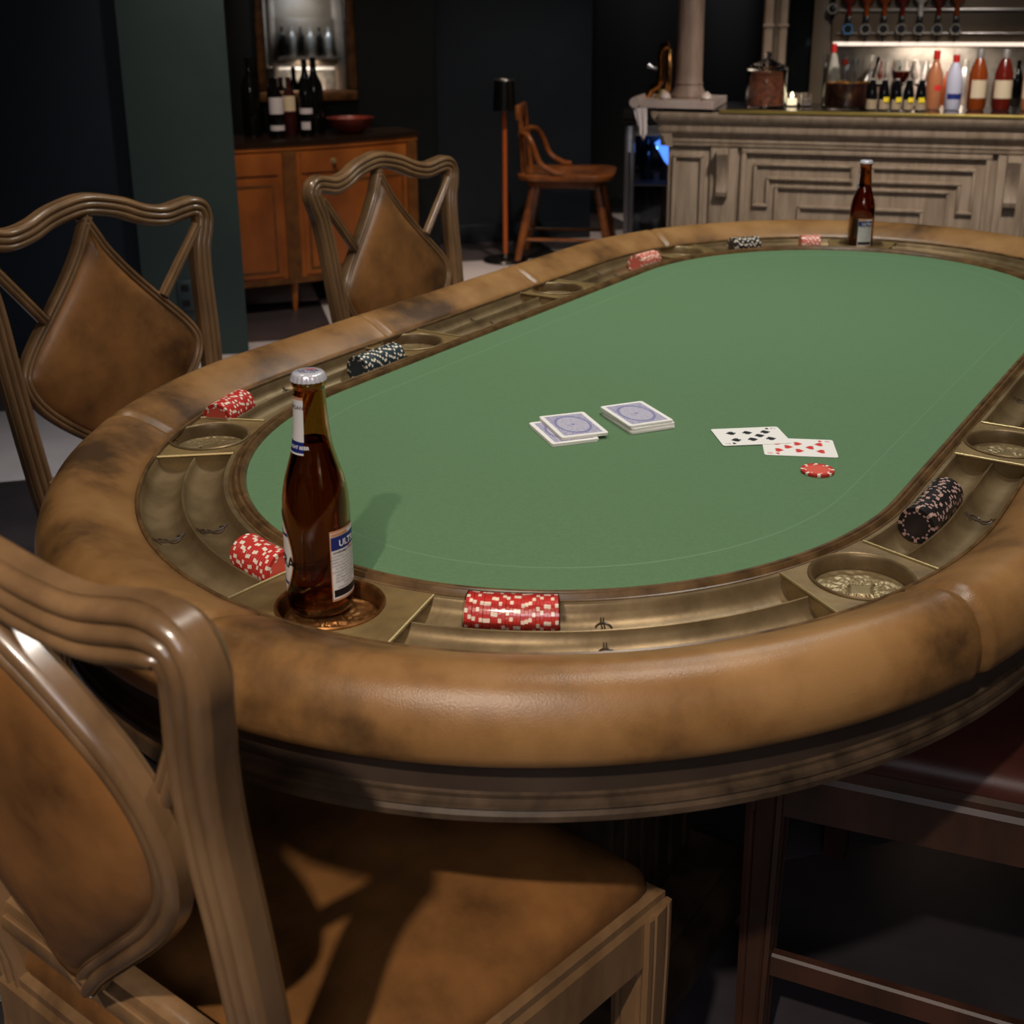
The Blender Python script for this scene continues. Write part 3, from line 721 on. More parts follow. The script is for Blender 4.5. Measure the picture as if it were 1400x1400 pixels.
def bottle(label, loc, rz):
    root = thing('beer_bottle', label, 'bottle', loc, rz)
    mb = MB(); inner = [(max(0, r-.0026), z) for r, z in OUT[4:]]; inner = [(0, .0075), (.022, .0062), (.0268, .0085)]+inner[0:]
    mb.lathe(OUT+list(reversed(inner)), glass_amber, None, 48, cap=False); g = mb.build('glass_body', root, ang=60)
    mb = MB(); lv = [(0, .0082), (.021, .0070), (.0262, .0095), (.0277, .014)]+[(r-.0029, z) for r, z in OUT[5:12]]+[(.0140, .166), (0, .166)]
    mb.lathe(lv, beer_m, None, 40); mb.build('beer', root, ang=60)
    # crown cap
    mb = MB(); n = 84; vs = []; rows = [(.0158, .2215, 1), (.0152, .2245, .8), (.0143, .2272, .25), (.0132, .2285, 0), (.0, .2288, 0)]
    for r, z, k in rows:
        for i in range(n): a = 2*math.pi*i/n; q = r+.0007*k*math.cos(21*a); vs.append((q*math.cos(a), q*math.sin(a), z))
    mb.add(vs, [(j*n+i, j*n+(i+1) % n, (j+1)*n+(i+1) % n, (j+1)*n+i) for j in range(4) for i in range(n)], cap_m)
    cap = mb.build('crown_cap', root, ang=60)
    mb = MB()
    for i, (tx, sz, x, y) in enumerate((('ULTRA', .0058, .0, .001), ('PURE BEER', .0030, 0, -.0042))):
        v_, f_ = text_polys(tx, sz, True); mb.add([(a_+x, b_+y, .22895) for a_, b_, _ in v_], f_, blue_ink)
    mb.add([(-.004, .0062, .22895), (.006, .0052, .22895), (.006, .0075, .22895), (-.003, .0078, .22895)], [(0, 1, 2, 3)], red_ink)
    mb.build('cap_print', cap, smooth=False)
    # labels; angles are measured about the bottle axis, -90 deg faces local -y
    A = R
    mb = MB(); wrap_patch(mb, rf, A(-66), A(4), .0175, .0865, orange_edge, .0003)
    wrap_patch(mb, rf, A(-64), A(2), .0195, .0845, paper, .00045)
    wrap_patch(mb, rf, A(-64), A(2), .0675, .0805, blue_ink, .0006)
    wrap_patch(mb, rf, A(-62), A(0), .0215, .0285, black_ink, .0006)
    wrap_patch(mb, rf, A(-63), A(-28), .081, .084, orange_edge, .0006)
    bl = mb.build('back_label', root)
    mb = MB(); wrap_text(mb, rf, 'ULTRA', .0088, A(-24), .073, white_ink, .0009, True)
    wrap_text(mb, rf, 'GOVERNMENT WARNING', .0028, A(-31), .065, black_ink, .0008, True)
    lines = ['ACCORDING TO THE SURGEON', 'GENERAL WOMEN SHOULD NOT', 'DRINK ALCOHOLIC BEVERAGES', 'DURING PREGNANCY BECAUSE', 'OF THE RISK OF DEFECTS', 'CONSUMPTION IMPAIRS YOUR', 'ABILITY TO DRIVE A CAR', 'OR OPERATE MACHINERY', 'AND MAY CAUSE HEALTH', 'PROBLEMS', 'CONTAINS ALCOHOL']
    for i, tx in enumerate(lines): wrap_text(mb, rf, tx, .0025, A(-31), .0615-i*.0031, text_grey, .0008)
    wrap_patch(mb, rf, A(-26), A(-24), .065, .0705, red_ink, .0009, 2, 2)
    mb.build('label_print', bl, smooth=False)
    ov = lambda v: max(.05, math.sin(math.pi*max(.02, min(.98, v))))**.6
    mb = MB(); wrap_patch(mb, rf, A(-228), A(-134), .016, .100, orange_edge, .0003, 20, 20, ov)
    wrap_patch(mb, rf, A(-226), A(-136), .019, .097, paper, .0005, 20, 20, ov)
    fl_ = mb.build('front_label', root)
    mb = MB(); wrap_text(mb, rf, 'ULTRA', .0165, A(-176), .054, black_ink, .0009, True, 0)
    wrap_patch(mb, rf, A(-215), A(-145), .079, .082, blue_ink, .0009, 12, 2); wrap_patch(mb, rf, A(-210), A(-150), .031, .034, blue_ink, .0009, 12, 2)
    mb.build('label_print', fl_, smooth=False)
    mb = MB(); wrap_patch(mb, rf, A(-227), A(-110), .168, .206, paper, .0003)
    wrap_patch(mb, rf, A(-227), A(-110), .158, .168, blue_ink, .00035); wrap_patch(mb, rf, A(-227), A(-110), .1565, .158, paper, .0004, 14, 2)
    wrap_patch(mb, rf, A(-227), A(-110), .206, .2085, orange_edge, .0004, 14, 2)
    nl = mb.build('neck_label', root)
    mb = MB(); wrap_text(mb, rf, 'ORGANIC', .005, A(-134), .199, black_ink, .0008); wrap_text(mb, rf, 'LIGHT BEER', .0042, A(-130), .163, white_ink, .0008, True)
    mb.build('label_print', nl, smooth=False)
    return root
bt = TM @ at(s_of(-.99, -.0), .062, 0)
bottle('near brown glass beer bottle standing in the cup holder coloured with its amber light', (-.1790, 1.0300, ZF-.0105), R(5))
bb = TM @ at([q[0] for q in SC if q[1] == cups[8]][0], .051, 0)
bottle('far brown glass beer bottle at the far end of the table', (bb.x, bb.y, ZF-.0105), R(-55)).scale = (.89, .89, .89)

# ------------------------------------------------------------------ sideboard, mirror, bottles
SBC = Vector((-1.02, 5.36, 0)); SBR = R(27)
sb = thing('sideboard', 'bow fronted satinwood sideboard with brass knobs against the dark wall', 'sideboard', SBC, SBR)
SW = .66
def bow(x): return -.125*(1-(abs(x)/SW)**2.2)
def bowpoly(o, n=36): return [(-(SW+o)+2*(SW+o)*i/n, bow(min(SW, max(-SW, -(SW+o)+2*(SW+o)*i/n)))-o) for i in range(n+1)]+[(SW+o, .25), (-SW-o, .25)]
mb = MB(); mb.prism(bowpoly(0), .13, .72, sb_wood); mb.build('body', sb, ang=25)
mb = MB(); mb.prism(bowpoly(.012), .722, .742, sb_top); mb.prism(bowpoly(.006), .704, .722, sb_wood); mb.build('top', sb, ang=25)
def bowstrip(name, x0, x1, z0, z1, m, th=.005, parent=sb, n=12):
    mb = MB(); vs = []
    for i in range(n+1):
        x = x0+(x1-x0)*i/n; y = bow(x)
        for (o_, z) in ((-.004, z0), (th, z0), (th, z1), (-.004, z1)): vs.append((x, y-o_, z))
    mb.add(vs, [(i*4+j, i*4+(j+1) % 4, (i+1)*4+(j+1) % 4, (i+1)*4+j) for i in range(n) for j in range(4)]+[(3, 2, 1, 0), (n*4, n*4+1, n*4+2, n*4+3)], m)
    return mb.build(name, parent, ang=25)
for a, b, kn in ((-.36, -.03, 0), (.075, .60, 2)):
    dr = bowstrip('drawer', a, b, .605, .69, sb_wood, .007)
    for q in range(kn):
        x = a+(b-a)*((q+.5)/kn if kn == 1 else (.28+.47*q)); mb = MB(); T = Matrix.Translation((x, bow(x)-.006, .648)) @ Matrix.Rotation(A90, 4, 'X')
        mb.lathe([(.013, 0), (.013, .003), (.005, .005), (.006, .012), (.011, .016), (.009, .021), (0, .022)], brass_line, T, 14); mb.build('knob', dr)
    dr = bowstrip('door', a, b, .165, .585, sb_wood, .005)
    for (p, q_, z0, z1) in ((a+.02, b-.02, .555, .565), (a+.02, b-.02, .185, .195), (a+.02, a+.03, .195, .555), (b-.03, b-.02, .195, .555)):
        mb = MB(); nn_ = 8; vs = []
        for i in range(nn_+1):
            x = p+(q_-p)*i/nn_
            for o_, z in ((.005, z0), (.0075, z0), (.0075, z1), (.005, z1)): vs.append((x, bow(x)-o_, z))
        mb.add(vs, [(i*4+j, i*4+(j+1) % 4, (i+1)*4+(j+1) % 4, (i+1)*4+j) for i in range(nn_) for j in range(4)]+[(3, 2, 1, 0), (nn_*4, nn_*4+1, nn_*4+2, nn_*4+3)], sb_band); mb.build('inlay_strip', dr)
for u in (-.40, .022, .635): bowstrip('pilaster', u-.030, u+.030 if u < .6 else .66, .13, .70, sb_band, .010, n=4)
bowstrip('lower_band', -.66, .66, .13, .155, sb_band, .007, n=24)
for x, y in ((.022, bow(.022)+.03), (-.40, bow(.4)+.03), (.62, .0), (.62, .22), (-.62, .22)):
    mb = MB(); T = Matrix.Translation((x, y, 0)); mb.lathe([(.009, 0), (.012, .02), (.02, .131)], sb_wood, T, 12); mb.build('leg', sb)
SM = Matrix.Translation(SBC) @ Matrix.Rotation(SBR, 4, 'Z')
def onsb(x, y, z=.7422): return SM @ Vector((x, y, z))
# tall mirror on the wall
MA = wa0+e1*-.615+e2*-.10   # centre on wall line
mr = thing('wall_mirror', 'tall gilt framed mirror on the dark wall above the sideboard', 'mirror', (MA.x, MA.y, .865), TE)
mr.rotation_euler = (R(-3), 0, TE)
MWd = .225; MHt = 1.5
for nm, lo, hi in (('frame_rail', (-MWd, -.05, 0), (MWd, -.005, .05)), ('frame_rail', (-MWd, -.05, MHt-.05), (MWd, -.005, MHt)), ('frame_stile', (-MWd, -.05, .05), (-MWd+.042, -.005, MHt-.05)), ('frame_stile', (MWd-.042, -.05, .05), (MWd, -.005, MHt-.05))):
    mb = MB(); mb.box(lo, hi, gilt, bev=.01); mb.build(nm, mr)
mb = MB(); mb.box((-MWd+.03, -.026, .03), (MWd-.03, -.018, MHt-.03), mirror_m); mb.build('mirror_pane', mr, smooth=False)
def simple_bottle(name, label, loc, rr_, h, glassm, labm=None, capm=None, lz=(.3, .55), group=None, neck=.36):
    root = thing(name, label, 'bottle', loc, rnd.uniform(-.2, .2), group)
    mb = MB(); mb.lathe([(rr_*.9, 0), (rr_, h*.02), (rr_, h*(1-neck)-.01), (rr_*.85, h*(1-neck)+.012), (rr_*.45, h*(1-neck)+.045), (rr_*.36, h*.82), (rr_*.36, h*.99), (0, h)], glassm, None, 20); mb.build('glass_body', root, ang=40)
    if labm:
        mb = MB(); mb.lathe([(rr_+.0006, h*lz[0]), (rr_+.0006, h*lz[1])], labm, None, 20, cap=False, a0=R(-160), a1=R(-20)); mb.build('label', root)
    if capm:
        mb = MB(); mb.lathe([(rr_*.40, h*.86), (rr_*.42, h*.98), (rr_*.38, h*1.005), (0, h*1.006)], capm, None, 14); mb.build('cap', root)
    return root
LB = 'on the sideboard'
cream = mat('cream label', s(205, 188, 160), .5); lav = mat('grey label', s(196, 190, 198), .5)
b_ = simple_bottle('wine_bottle', 'dark wine bottle with a square white label, front left on the sideboard', onsb(.035, .05), .032, .25, dark_glass, lav, None, (.40, .68))
mb = MB(); mb.lathe([(.0328, .030), (.0328, .052)], lav, None, 20, cap=False, a0=R(-160), a1=R(-20)); mb.build('label', b_)
simple_bottle('wine_bottle', 'bottle with a cream label, second from the left on the sideboard', onsb(.112, .11), .032, .25, mat('plum glass', s(50, 22, 20), .1), cream, None, (.42, .68))
b_ = simple_bottle('wine_bottle', 'dark bottle with two narrow pale labels, third from the left on the sideboard', onsb(.165, .04), .030, .30, dark_glass, lav, None, (.32, .40))
mb = MB(); mb.lathe([(.0308, .03), (.0308, .062)], lav, None, 20, cap=False, a0=R(-130), a1=R(-50)); mb.build('label', b_)
simple_bottle('wine_bottle', 'tall black champagne bottle without label on the sideboard, in front of the mirror', onsb(.228, .11), .038, .33, dark_glass)
simple_bottle('wine_bottle', 'black unlabelled bottle at the far left of the sideboard beside the pillar', onsb(-.05, .14), .040, .34, dark_glass)
simple_bottle('wine_bottle', 'slim dark bottle behind the cream labelled bottle on the sideboard', onsb(.065, .19), .028, .29, dark_glass)
mb = MB(); mb.lathe([(.040, 0), (.055, .004), (.088, .03), (.105, .062), (.108, .068), (.101, .068), (.082, .034), (.045, .010), (0, .008)], bowl_m, None, 36)
one(mb, 'wooden_bowl', 'shallow red brown bowl on the right side of the sideboard', 'bowl', onsb(.375, .07))

# ------------------------------------------------------------------ floor lamp
lp = thing('floor_lamp', 'slim floor lamp with orange wooden pole and small black shade by the dark wall', 'lamp', (-.03, 6.36, 0))
mb = MB(); mb.lathe([(.115, 0), (.118, .006), (.112, .016), (.03, .022), (.018, .04), (0, .04)], black_pl, None, 36); mb.build('base', lp)
mb = MB(); mb.lathe([(.0125, .035), (.0125, .78), (0, .78)], orange_wood, None, 16); mb.build('pole', lp)
mb = MB(); mb.lathe([(.058, .775), (.050, .925), (.047, .925), (.055, .775)], black_pl, None, 32, cap=False); mb.build('lamp_shade', lp)
mb = MB(); mb.lathe([(.020, .77), (.020, .80), (.016, .90), (0, .905)], mat('bulb glass', s(190, 186, 180), .2), None, 16); mb.build('bulb', lp)
mb = MB(); mb.tube([(.049*math.cos(2*math.pi*i/32), .049*math.sin(2*math.pi*i/32), .926) for i in range(32)], .0022, steel, 6, True); mb.build('shade_rim', lp)

# ------------------------------------------------------------------ low back wooden chair
wc = thing('low_back_chair', 'polished wooden low back chair with sweeping arms by the dark wall', 'chair', (.30, 6.45, 0), R(-8))
mb = MB(); P = rrect(.50, .46, .09, 6)
lv = [(.90, .425), (.985, .432), (1.0, .445), (.99, .458), (.95, .463), (.7, .458), (.3, .452)]
n = len(P); mb.add([(x*k, y*k, z) for k, z in lv for x, y in P], [(i*n+j, i*n+(j+1) % n, (i+1)*n+(j+1) % n, (i+1)*n+j) for i in range(len(lv)-1) for j in range(n)]+[tuple(range(6*n, 7*n)), tuple(reversed(range(n)))], stool_wood); mb.build('seat', wc, ang=50)
mb = MB(); P2 = rrect(.40, .36, .06, 5); n = len(P2); mb.add([(x*k, y*k, z) for k, z in ((.86, .385), (1, .40), (1, .428)) for x, y in P2], [(i*n+j, i*n+(j+1) % n, (i+1)*n+(j+1) % n, (i+1)*n+j) for i in range(2) for j in range(n)]+[tuple(reversed(range(n)))], stool_wood); mb.build('seat_frame', wc, ang=40)
for sx in (-1, 1):
    for sy in (-1, 1):
        mb = MB(); mb.tube([(sx*.245, sy*.20, 0), (sx*.215, sy*.175, .15), (sx*.165, sy*.135, .395)], [.016, .022, .020], stool_wood, 10); mb.build('leg', wc)
for sy in (-1, 1):
    mb = MB(); mb.tube([(-.225, sy*.16, .12), (.225, sy*.16, .12)], .009, stool_wood, 8); mb.build('stretcher', wc)
    mb = MB(); mb.tube([(-.215, sy*.15, .455), (-.228, sy*.13, .62), (-.243, sy*.11, .79)], [.014, .012, .011], stool_wood, 8); mb.build('back_post', wc)
    mb = MB(); mb.tube(crom([(-.232, sy*.13, .66), (-.19, sy*.19, .655), (-.155, sy*.22, .60), (-.12, sy*.225, .52), (-.05, sy*.22, .475), (.0, sy*.215, .468)], 5), .015, stool_wood, 8); mb.build('arm', wc)
mb = MB(); mb.box((-.262, -.135, .72), (-.232, .135, .80), stool_wood, bev=.012); mb.build('crest_rail', wc)
mb = MB(); mb.tube([(-.225, 0, .455), (-.235, 0, .62), (-.246, 0, .74)], .008, stool_wood, 8); mb.build('spindle', wc)
mb = MB(); mb.tube([(-.232, -.14, .655), (-.25, 0, .665), (-.232, .14, .655)], .013, stool_wood, 8); mb.build('middle_rail', wc)

# ------------------------------------------------------------------ bar
W0 = Vector((.625, 4.925, .012)); BR = math.atan2(-.295, .955)
BM = Matrix.Translation(W0) @ Matrix.Rotation(BR, 4, 'Z')
bar = thing('bar_counter', 'weathered grey oak bar counter with carved key pattern panels', 'bar', W0, BR)
BL = 2.6; BT = .885
mb = MB(); mb.box((0, .02, -.012), (BL, .35, .80), bar_m); mb.build('carcass', bar, smooth=False)
mb = MB()
prof = [(.02, .735), (-.004, .74), (-.008, .755), (-.012, .758), (-.012, .772), (-.022, .782), (-.035, .795), (-.037, .80), (-.037, .822), (-.048, .832), (-.062, .850), (-.066, .862), (-.066, .872), (.02, .872)]
mb.add([(x, y, z) for x in (-.03, BL) for y, z in prof], [(i, (i+1) % 14, 14+(i+1) % 14, 14+i) for i in range(14)]+[tuple(range(14)), tuple(reversed(range(14, 28)))], bar_m)
prof2 = [(x_*.9, z) for x_, z in prof]
mb.add([(y, yy_, z) for yy_ in (-.03, .36) for y, z in prof], [(i, (i+1) % 14, 14+(i+1) % 14, 14+i) for i in range(14)]+[tuple(range(14)), tuple(reversed(range(14, 28)))], bar_m)
mb.build('cornice', bar, ang=25)
mb = MB(); mb.box((-.02, -.03, .8725), (BL, .37, .883), mat('dark glass worktop', s(40, 36, 32), .12)); mb.build('worktop', bar, smooth=False)
mb = MB(); mb.box((.205, -.072, .872), (BL, -.028, .884), gold_trim, bev=.003); mb.build('brass_edge', bar)
mb = MB(); mb.box((0, -.012, -.012), (BL, .02, .09), bar_m, bev=.004); mb.build('base_board', bar)
def frame_strip(x0, x1, z0, z1, w_=.014, pr=.014, name='moulding', y0=.02):
    """raised rectangular moulding built of four mitred strips"""
    mb = MB()
    for (a0, a1, b0, b1) in ((x0, x1, z1-w_, z1), (x0, x1, z0, z0+w_), (x0, x0+w_, z0+w_, z1-w_), (x1-w_, x1, z0+w_, z1-w_)):
        mb.box((a0, y0-pr, b0), (a1, y0, b1), bar_m, bev=.004)
    return mb.build(name, bar)
def strip(x0, x1, z0, z1, pr=.012, name='moulding'):
    mb = MB(); mb.box((x0, .02-pr, z0), (x1, .021, z1), bar_m, bev=.004); return mb.build(name, bar)
bx = 0
strip(0, .165, .09, .735, .006, 'pilaster_panel'); frame_strip(.02, .145, .11, .705, .014, .022)
for k in (0, 1):
    X = .17+k*1.06
    strip(X, X+.105, .09, .735, .02, 'pilaster_panel')
    # carved corbel
    mb = MB(); cpz = [(.0, .735), (-.055, .735), (-.058, .715), (-.045, .69), (-.030, .66), (-.022, .62), (-.026, .585), (-.036, .565), (-.030, .548), (-.012, .545), (0, .555)]
    n = len(cpz); mb.add([(x, y, z) for x in (X+.03, X+.075) for y, z in cpz], [(i, (i+1) % n, n+(i+1) % n, n+i) for i in range(n)]+[tuple(range(n)), tuple(reversed(range(n, 2*n)))], bar_m)
    mb.build('corbel', bar, ang=30)
    x0 = X+.12; xc = x0+.46
    frame_strip(x0, x0+.92, .10, .735, .02, .02)
    # fret: outer ring broken, mirrored left and right
    for sg in (-1, 1):
        a = lambda q: xc+sg*q
        def st_(q0, q1, z0, z1): strip(min(a(q0), a(q1)), max(a(q0), a(q1)), z0, z1, .016)
        st_(.41, .03, .668, .680); st_(.41, .398, .52, .668); st_(.042, .03, .625, .668); st_(.36, .03, .615, .627); st_(.36, .348, .52, .615); st_(.41, .348, .508, .520)
        st_(.41, .03, .16, .172); st_(.41, .398, .172, .32); st_(.36, .03, .215, .227); st_(.36, .348, .227, .32); st_(.41, .348, .32, .332)
    frame_strip(xc-.325, xc+.325, .245, .595, .012, .016); frame_strip(xc-.235, xc+.235, .30, .520, .012, .016)
    if k == 0: pass
# marble end slab with scrolled end
mb = MB(); P = [(-.125+.03*math.cos(a), .06+.09*math.sin(a)) for a in [A90+math.pi*i/12 for i in range(13)]]+[(.185, -.075), (.185, .30), (-.125, .30)]
mb.prism(P, .886, .915, marble); mb.lathe([(.0, -.12), (.020, -.12), (.022, -.06), (.022, .06), (.02, .12), (0, .12)], marble, Matrix.Translation((-.128, .06, .906)) @ Matrix.Rotation(A90, 4, 'X'), 16)
mb.build('stone_slab', bar, ang=40)['label'] = 'pale stone slab with rounded end'
def onb(x, y, z=.8842): return BM @ Vector((x, y, z))
# wooden column on the slab
mb = MB(); mb.lathe([(.072, 0), (.073, .012), (.062, .03), (.054, .05), (.057, .058), (.053, .066), (.0525, .10), (.0515, .3), (.050, .6), (.047, 1.2), (.05, 1.9), (.065, 1.98), (0, 1.98)], mat('aged grey brown wood column', s(140, 118, 104), .6, col2=s(108, 88, 76), scale=8, stretch=(3, 3, .5)), None, 28)
one(mb, 'wooden_column', 'round grey brown column rising from the left end of the bar', 'column', onb(.058, .10, .9155))
for px_ in (-.045, .05):
    mb = MB(); mb.lathe([(.018, 0), (.024, .008), (.018, .022), (.008, .03), (0, .032)], marble, None, 14)
    one(mb, 'carved_scroll', 'small pale carved scroll at the %s foot of the bar column' % ('left' if px_ < 0 else 'right'), 'ornament', onb(.058+px_*1.7, .005, .9155))
# cloth hanging from the slab end
mb = MB(); nx_, nz_ = 12, 10; vs = []
for j in range(nz_+1):
    for i in range(nx_+1):
        u = i/nx_; v = j/nz_; x = -.135+.055*u*(1-.35*v)+.02*v; z = .885-(.06+.07*(1-abs(u-.65)*1.4))*v
        vs.append((x, -.045+.008*math.sin(u*14)*v, z))
n = nx_+1; fr_ = [(j*n+i, j*n+i+1, (j+1)*n+i+1, (j+1)*n+i) for j in range(nz_) for i in range(nx_)]
off_ = len(vs); vs2 = vs+[(x, y+.004, z) for x, y, z in vs]
mb.add(vs2, fr_+[tuple(k+off_ for k in reversed(f)) for f in fr_], fabric_w)
o = one(mb, 'white_cloth', 'white cloth hanging under the stone slab at the left end of the bar', 'cloth', W0, BR)
# brass beer tap
bt_ = thing('beer_tap', 'curved brass beer tap on the left end of the bar beside the column', 'beer tap', onb(-.045, .10, .9155), BR)
mb = MB(); mb.tube(crom([(-.06, 0, 0), (-.045, 0, .03), (-.02, 0, .05), (-.01, 0, .10), (-.012, 0, .16), (.0, 0, .195), (.02, 0, .20)], 5), [.014]*5+[.017]*26, mat('polished dark brass', s(190, 130, 70), .15, metal=1), 14); mb.build('spout_body', bt_)
mb = MB(); mb.lathe([(.035, 0), (.035, .008), (.02, .014), (.016, .03), (0, .03)], brass_line, None, 20); mb.build('foot', bt_)
mb = MB(); mb.tube([(-.012, 0, .11), (-.04, 0, .115), (-.062, 0, .125)], [.006, .006, .012], steel, 10); mb.build('handle', bt_)
mb = MB(); mb.box((.012, -.014, .02), (.032, .014, .19), mat('bright brass panel', s(220, 160, 90), .15, metal=1), bev=.006); mb.build('face_plate', bt_)
# candy jar
cj = thing('candy_jar', 'lidded glass jar of brown sweets on the bar counter', 'jar', onb(.360, .12, .8842))
mb = MB(); mb.lathe([(.075, 0), (.079, .006), (.079, .135), (.076, .14), (.073, .135), (.074, .008), (0, .006)], glass_clear, None, 40); mb.build('glass_body', cj)
mb = MB(); mb.lathe([(0, .009), (.071, .009), (.071, .118), (.05, .126), (.02, .121), (0, .124)], nut_m, None, 32); mb.build('sweets', cj, kind='stuff')
mb = MB(); mb.lathe([(.081, .141), (.081, .148), (.06, .162), (.025, .178), (.01, .184), (.014, .195), (.012, .206), (0, .212)], glass_clear, None, 40); mb.build('lid', cj)
# infusion jar
ij = thing('infusion_jar', 'tall clear jar half full of dark fruit infusion with ladles on the bar', 'jar', onb(.665, .13, .8842))
mb = MB(); mb.lathe([(.088, 0), (.092, .006), (.095, .20), (.092, .20), (.088, .008), (0, .006)], glass_clear, None, 40, cap=False); mb.build('glass_body', ij)
mb = MB(); mb.lathe([(0, .012), (.084, .012), (.084, .098), (0, .100)], fruit_l, None, 32); mb.build('infusion', ij)
rl = random.Random(2)
for q in range(9):
    a = rl.uniform(0, 6.28); r_ = rl.uniform(.01, .07); mb = MB(); mb.lathe([(0, .004), (.016, .002), (.017, -.002), (0, -.004)], mat('orange slice', s(210, 140, 30), .4) if q == 0 else bpy.data.materials['orange slice'], Matrix.Translation((r_*math.cos(a), r_*math.sin(a), .101)) @ Matrix.Rotation(rl.uniform(-.4, .4), 4, 'X'), 14); mb.build('fruit_slice', ij)
for q, x in enumerate((-.02, .02)):
    mb = MB(); mb.tube([(x, -.03, .10), (x, -.02, .19)], .004, steel, 8); mb.lathe([(.012, 0), (.012, .02), (0, .02)], red_liq if q == 0 else steel, Matrix.Translation((x, -.022, .165)), 12); mb.build('ladle', ij)
# small tonic bottles in a row on the bar
for i, x in enumerate((.762, .806, .850, .894, .938)):
    b_ = simple_bottle('tonic_bottle', ['dark small bottle on the bar right against the infusion jar', 'small dark bottle with yellow label, second right of the infusion jar on the bar', 'small dark bottle with yellow label, third right of the infusion jar on the bar', 'small dark bottle with yellow label, fourth right of the infusion jar on the bar', 'small dark bottle with yellow label, fifth right of the infusion jar on the bar'][i], onb(x, .03), .0205, .118, dark_glass, mat('beige tonic label', s(150, 132, 110), .5) if i == 0 else bpy.data.materials['beige tonic label'], silver_m, (.06, .36), group='small tonic bottles on the bar', neck=.42)
    if i > 0:
        mb = MB(); mb.lathe([(.0253, .034), (.0253, .052)], yellow_m, None, 10, cap=False, a0=R(-115), a1=R(-65)); mb.build('yellow_mark', b_)
b_ = simple_bottle('liqueur_bottle', 'peach coloured liqueur bottle with red dot label on the bar', onb(.985, .16), .030, .215, peach_liq, None, mat('red cap', s(190, 36, 30), .4), neck=.42)
mb = MB(); mb.lathe([(.0307, .07), (.0307, .090)], red_ink, None, 10, cap=False, a0=R(-115), a1=R(-65)); mb.build('label', b_)
simple_bottle('liqueur_bottle', 'clear bottle with blue striped label beside the peach liqueur on the bar', onb(1.055, .15), .030, .20, mat('pale liqueur', s(190, 190, 210), .2), blue_ink, bpy.data.materials['red cap'], (.2, .3))
for i, x in enumerate((1.14, 1.23, 1.33, 1.42)):
    simple_bottle('liqueur_bottle', ['amber', 'dark red', 'pale peach', 'black'][i]+' bottle further right along the bar counter', onb(x, .17), .033, .22, [amber_liq, red_liq, peach_liq, dark_glass][i], cream, silver_m, (.2, .5))
simple_bottle('liqueur_bottle', 'red capped clear bottle behind the infusion jar on the bar', onb(.60, .29), .026, .235, mat('clear spirit', s(176, 168, 156), .15), None, bpy.data.materials['red cap'])
# straws / glasses
for i, (x, y, lab) in enumerate(((.78, .24, 'stemmed glass behind the small tonic bottles, nearest the infusion jar'), (.86, .26, 'stemmed glass holding red drink behind the tonic bottles'), (.93, .24, 'stemmed glass behind the last tonic bottle'))):
    g_ = thing('stemmed_glass', lab, 'glass', onb(x, y))
    mb = MB(); mb.lathe([(.032, 0), (.03, .003), (.004, .006), (.004, .075), (.02, .085), (.034, .11), (.036, .14), (.031, .175), (.030, .175), (.034, .14), (.032, .112), (.018, .088), (0, .082)], glass_clear, None, 24, cap=False); mb.build('glass_body', g_)
    if i == 1:
        mb = MB(); mb.lathe([(0, .09), (.017, .092), (.030, .113), (.033, .135), (0, .135)], red_liq, None, 20); mb.build('drink', g_)
mb = MB(); mb.tube([(0, 0, .004), (.012, 0, .10), (.03, -.0, .19)], [.005, .004, .007], dark_glass, 8)
one(mb, 'bar_spoon', 'black bar tool leaning just right of the infusion jar', 'bar tool', onb(.745, .17))
# candle glasses
for i, (x, e_) in enumerate(((.455, 1), (.51, 0))):
    cg = thing('candle_glass', ['bright candle in a small glass beside the candy jar', 'small pale candle glass between the bright candle and the infusion jar'][i], 'candle', onb(x, .20))
    mb = MB(); mb.lathe([(.02, 0), (.023, .002), (.024, .05), (.0225, .05), (.021, .004), (0, .004)], glass_clear, None, 20, cap=False); mb.build('glass_body', cg)
    mb = MB(); mb.lathe([(0, .005), (.019, .005), (.019, .028), (0, .028)], mat('candle wax', s(235, 220, 190), .5, emis=(1, .8, .5), estr=1.2) if i == 0 else marble, None, 16); mb.build('wax', cg)
    if i: continue
    mb = MB(); mb.lathe([(0, .029), (.005, .034), (.006, .04), (.002, .05), (0, .053)], glow_flame, None, 10); mb.build('flame', cg)

# ------------------------------------------------------------------ back bar
bk = thing('back_bar', 'cream panelled back bar cabinet with mirrored niche and lit shelf', 'cabinet', BM @ Vector((0, 1.3, 0)), BR)
cream_w = mat('cream painted wood', s(150, 132, 116), .5, col2=s(124, 108, 94), scale=6)
brownp = mat('brown cabinet panel', s(98, 84, 68), .5, col2=s(84, 70, 56), scale=5)
mb = MB(); mb.box((.20, .12, 0), (2.4, .45, 2.3), brownp); mb.build('carcass', bk, smooth=False)
for x0, x1 in ((.222, .262), (.292, .328)):
    mb = MB(); mb.box((x0, -.03, .0), (x1, .0, 2.2), cream_w, bev=.008); mb.box((x0-.006, -.036, 1.165), (x1+.006, 0, 1.18), cream_w, bev=.003); mb.build('pilaster', bk)
mb = MB(); mb.box((.262, -.01, 0), (.292, .02, 2.2), brownp); mb.build('recess_strip', bk)
mb = MB(); mb.box((.335, .02, .86), (.445, .03, 2.2), mat('dark mirror glass', s(30, 36, 36), .08, metal=.6)); mb.build('mirror_pane', bk, smooth=False)
mb = MB(); mb.box((.335, .0, .78), (.445, .03, .86), cream_w, bev=.004); mb.build('lower_panel', bk)
mb = MB(); mb.box((.445, -.03, 0), (.535, .12, 2.2), brownp, bev=.01); mb.build('pilaster', bk)
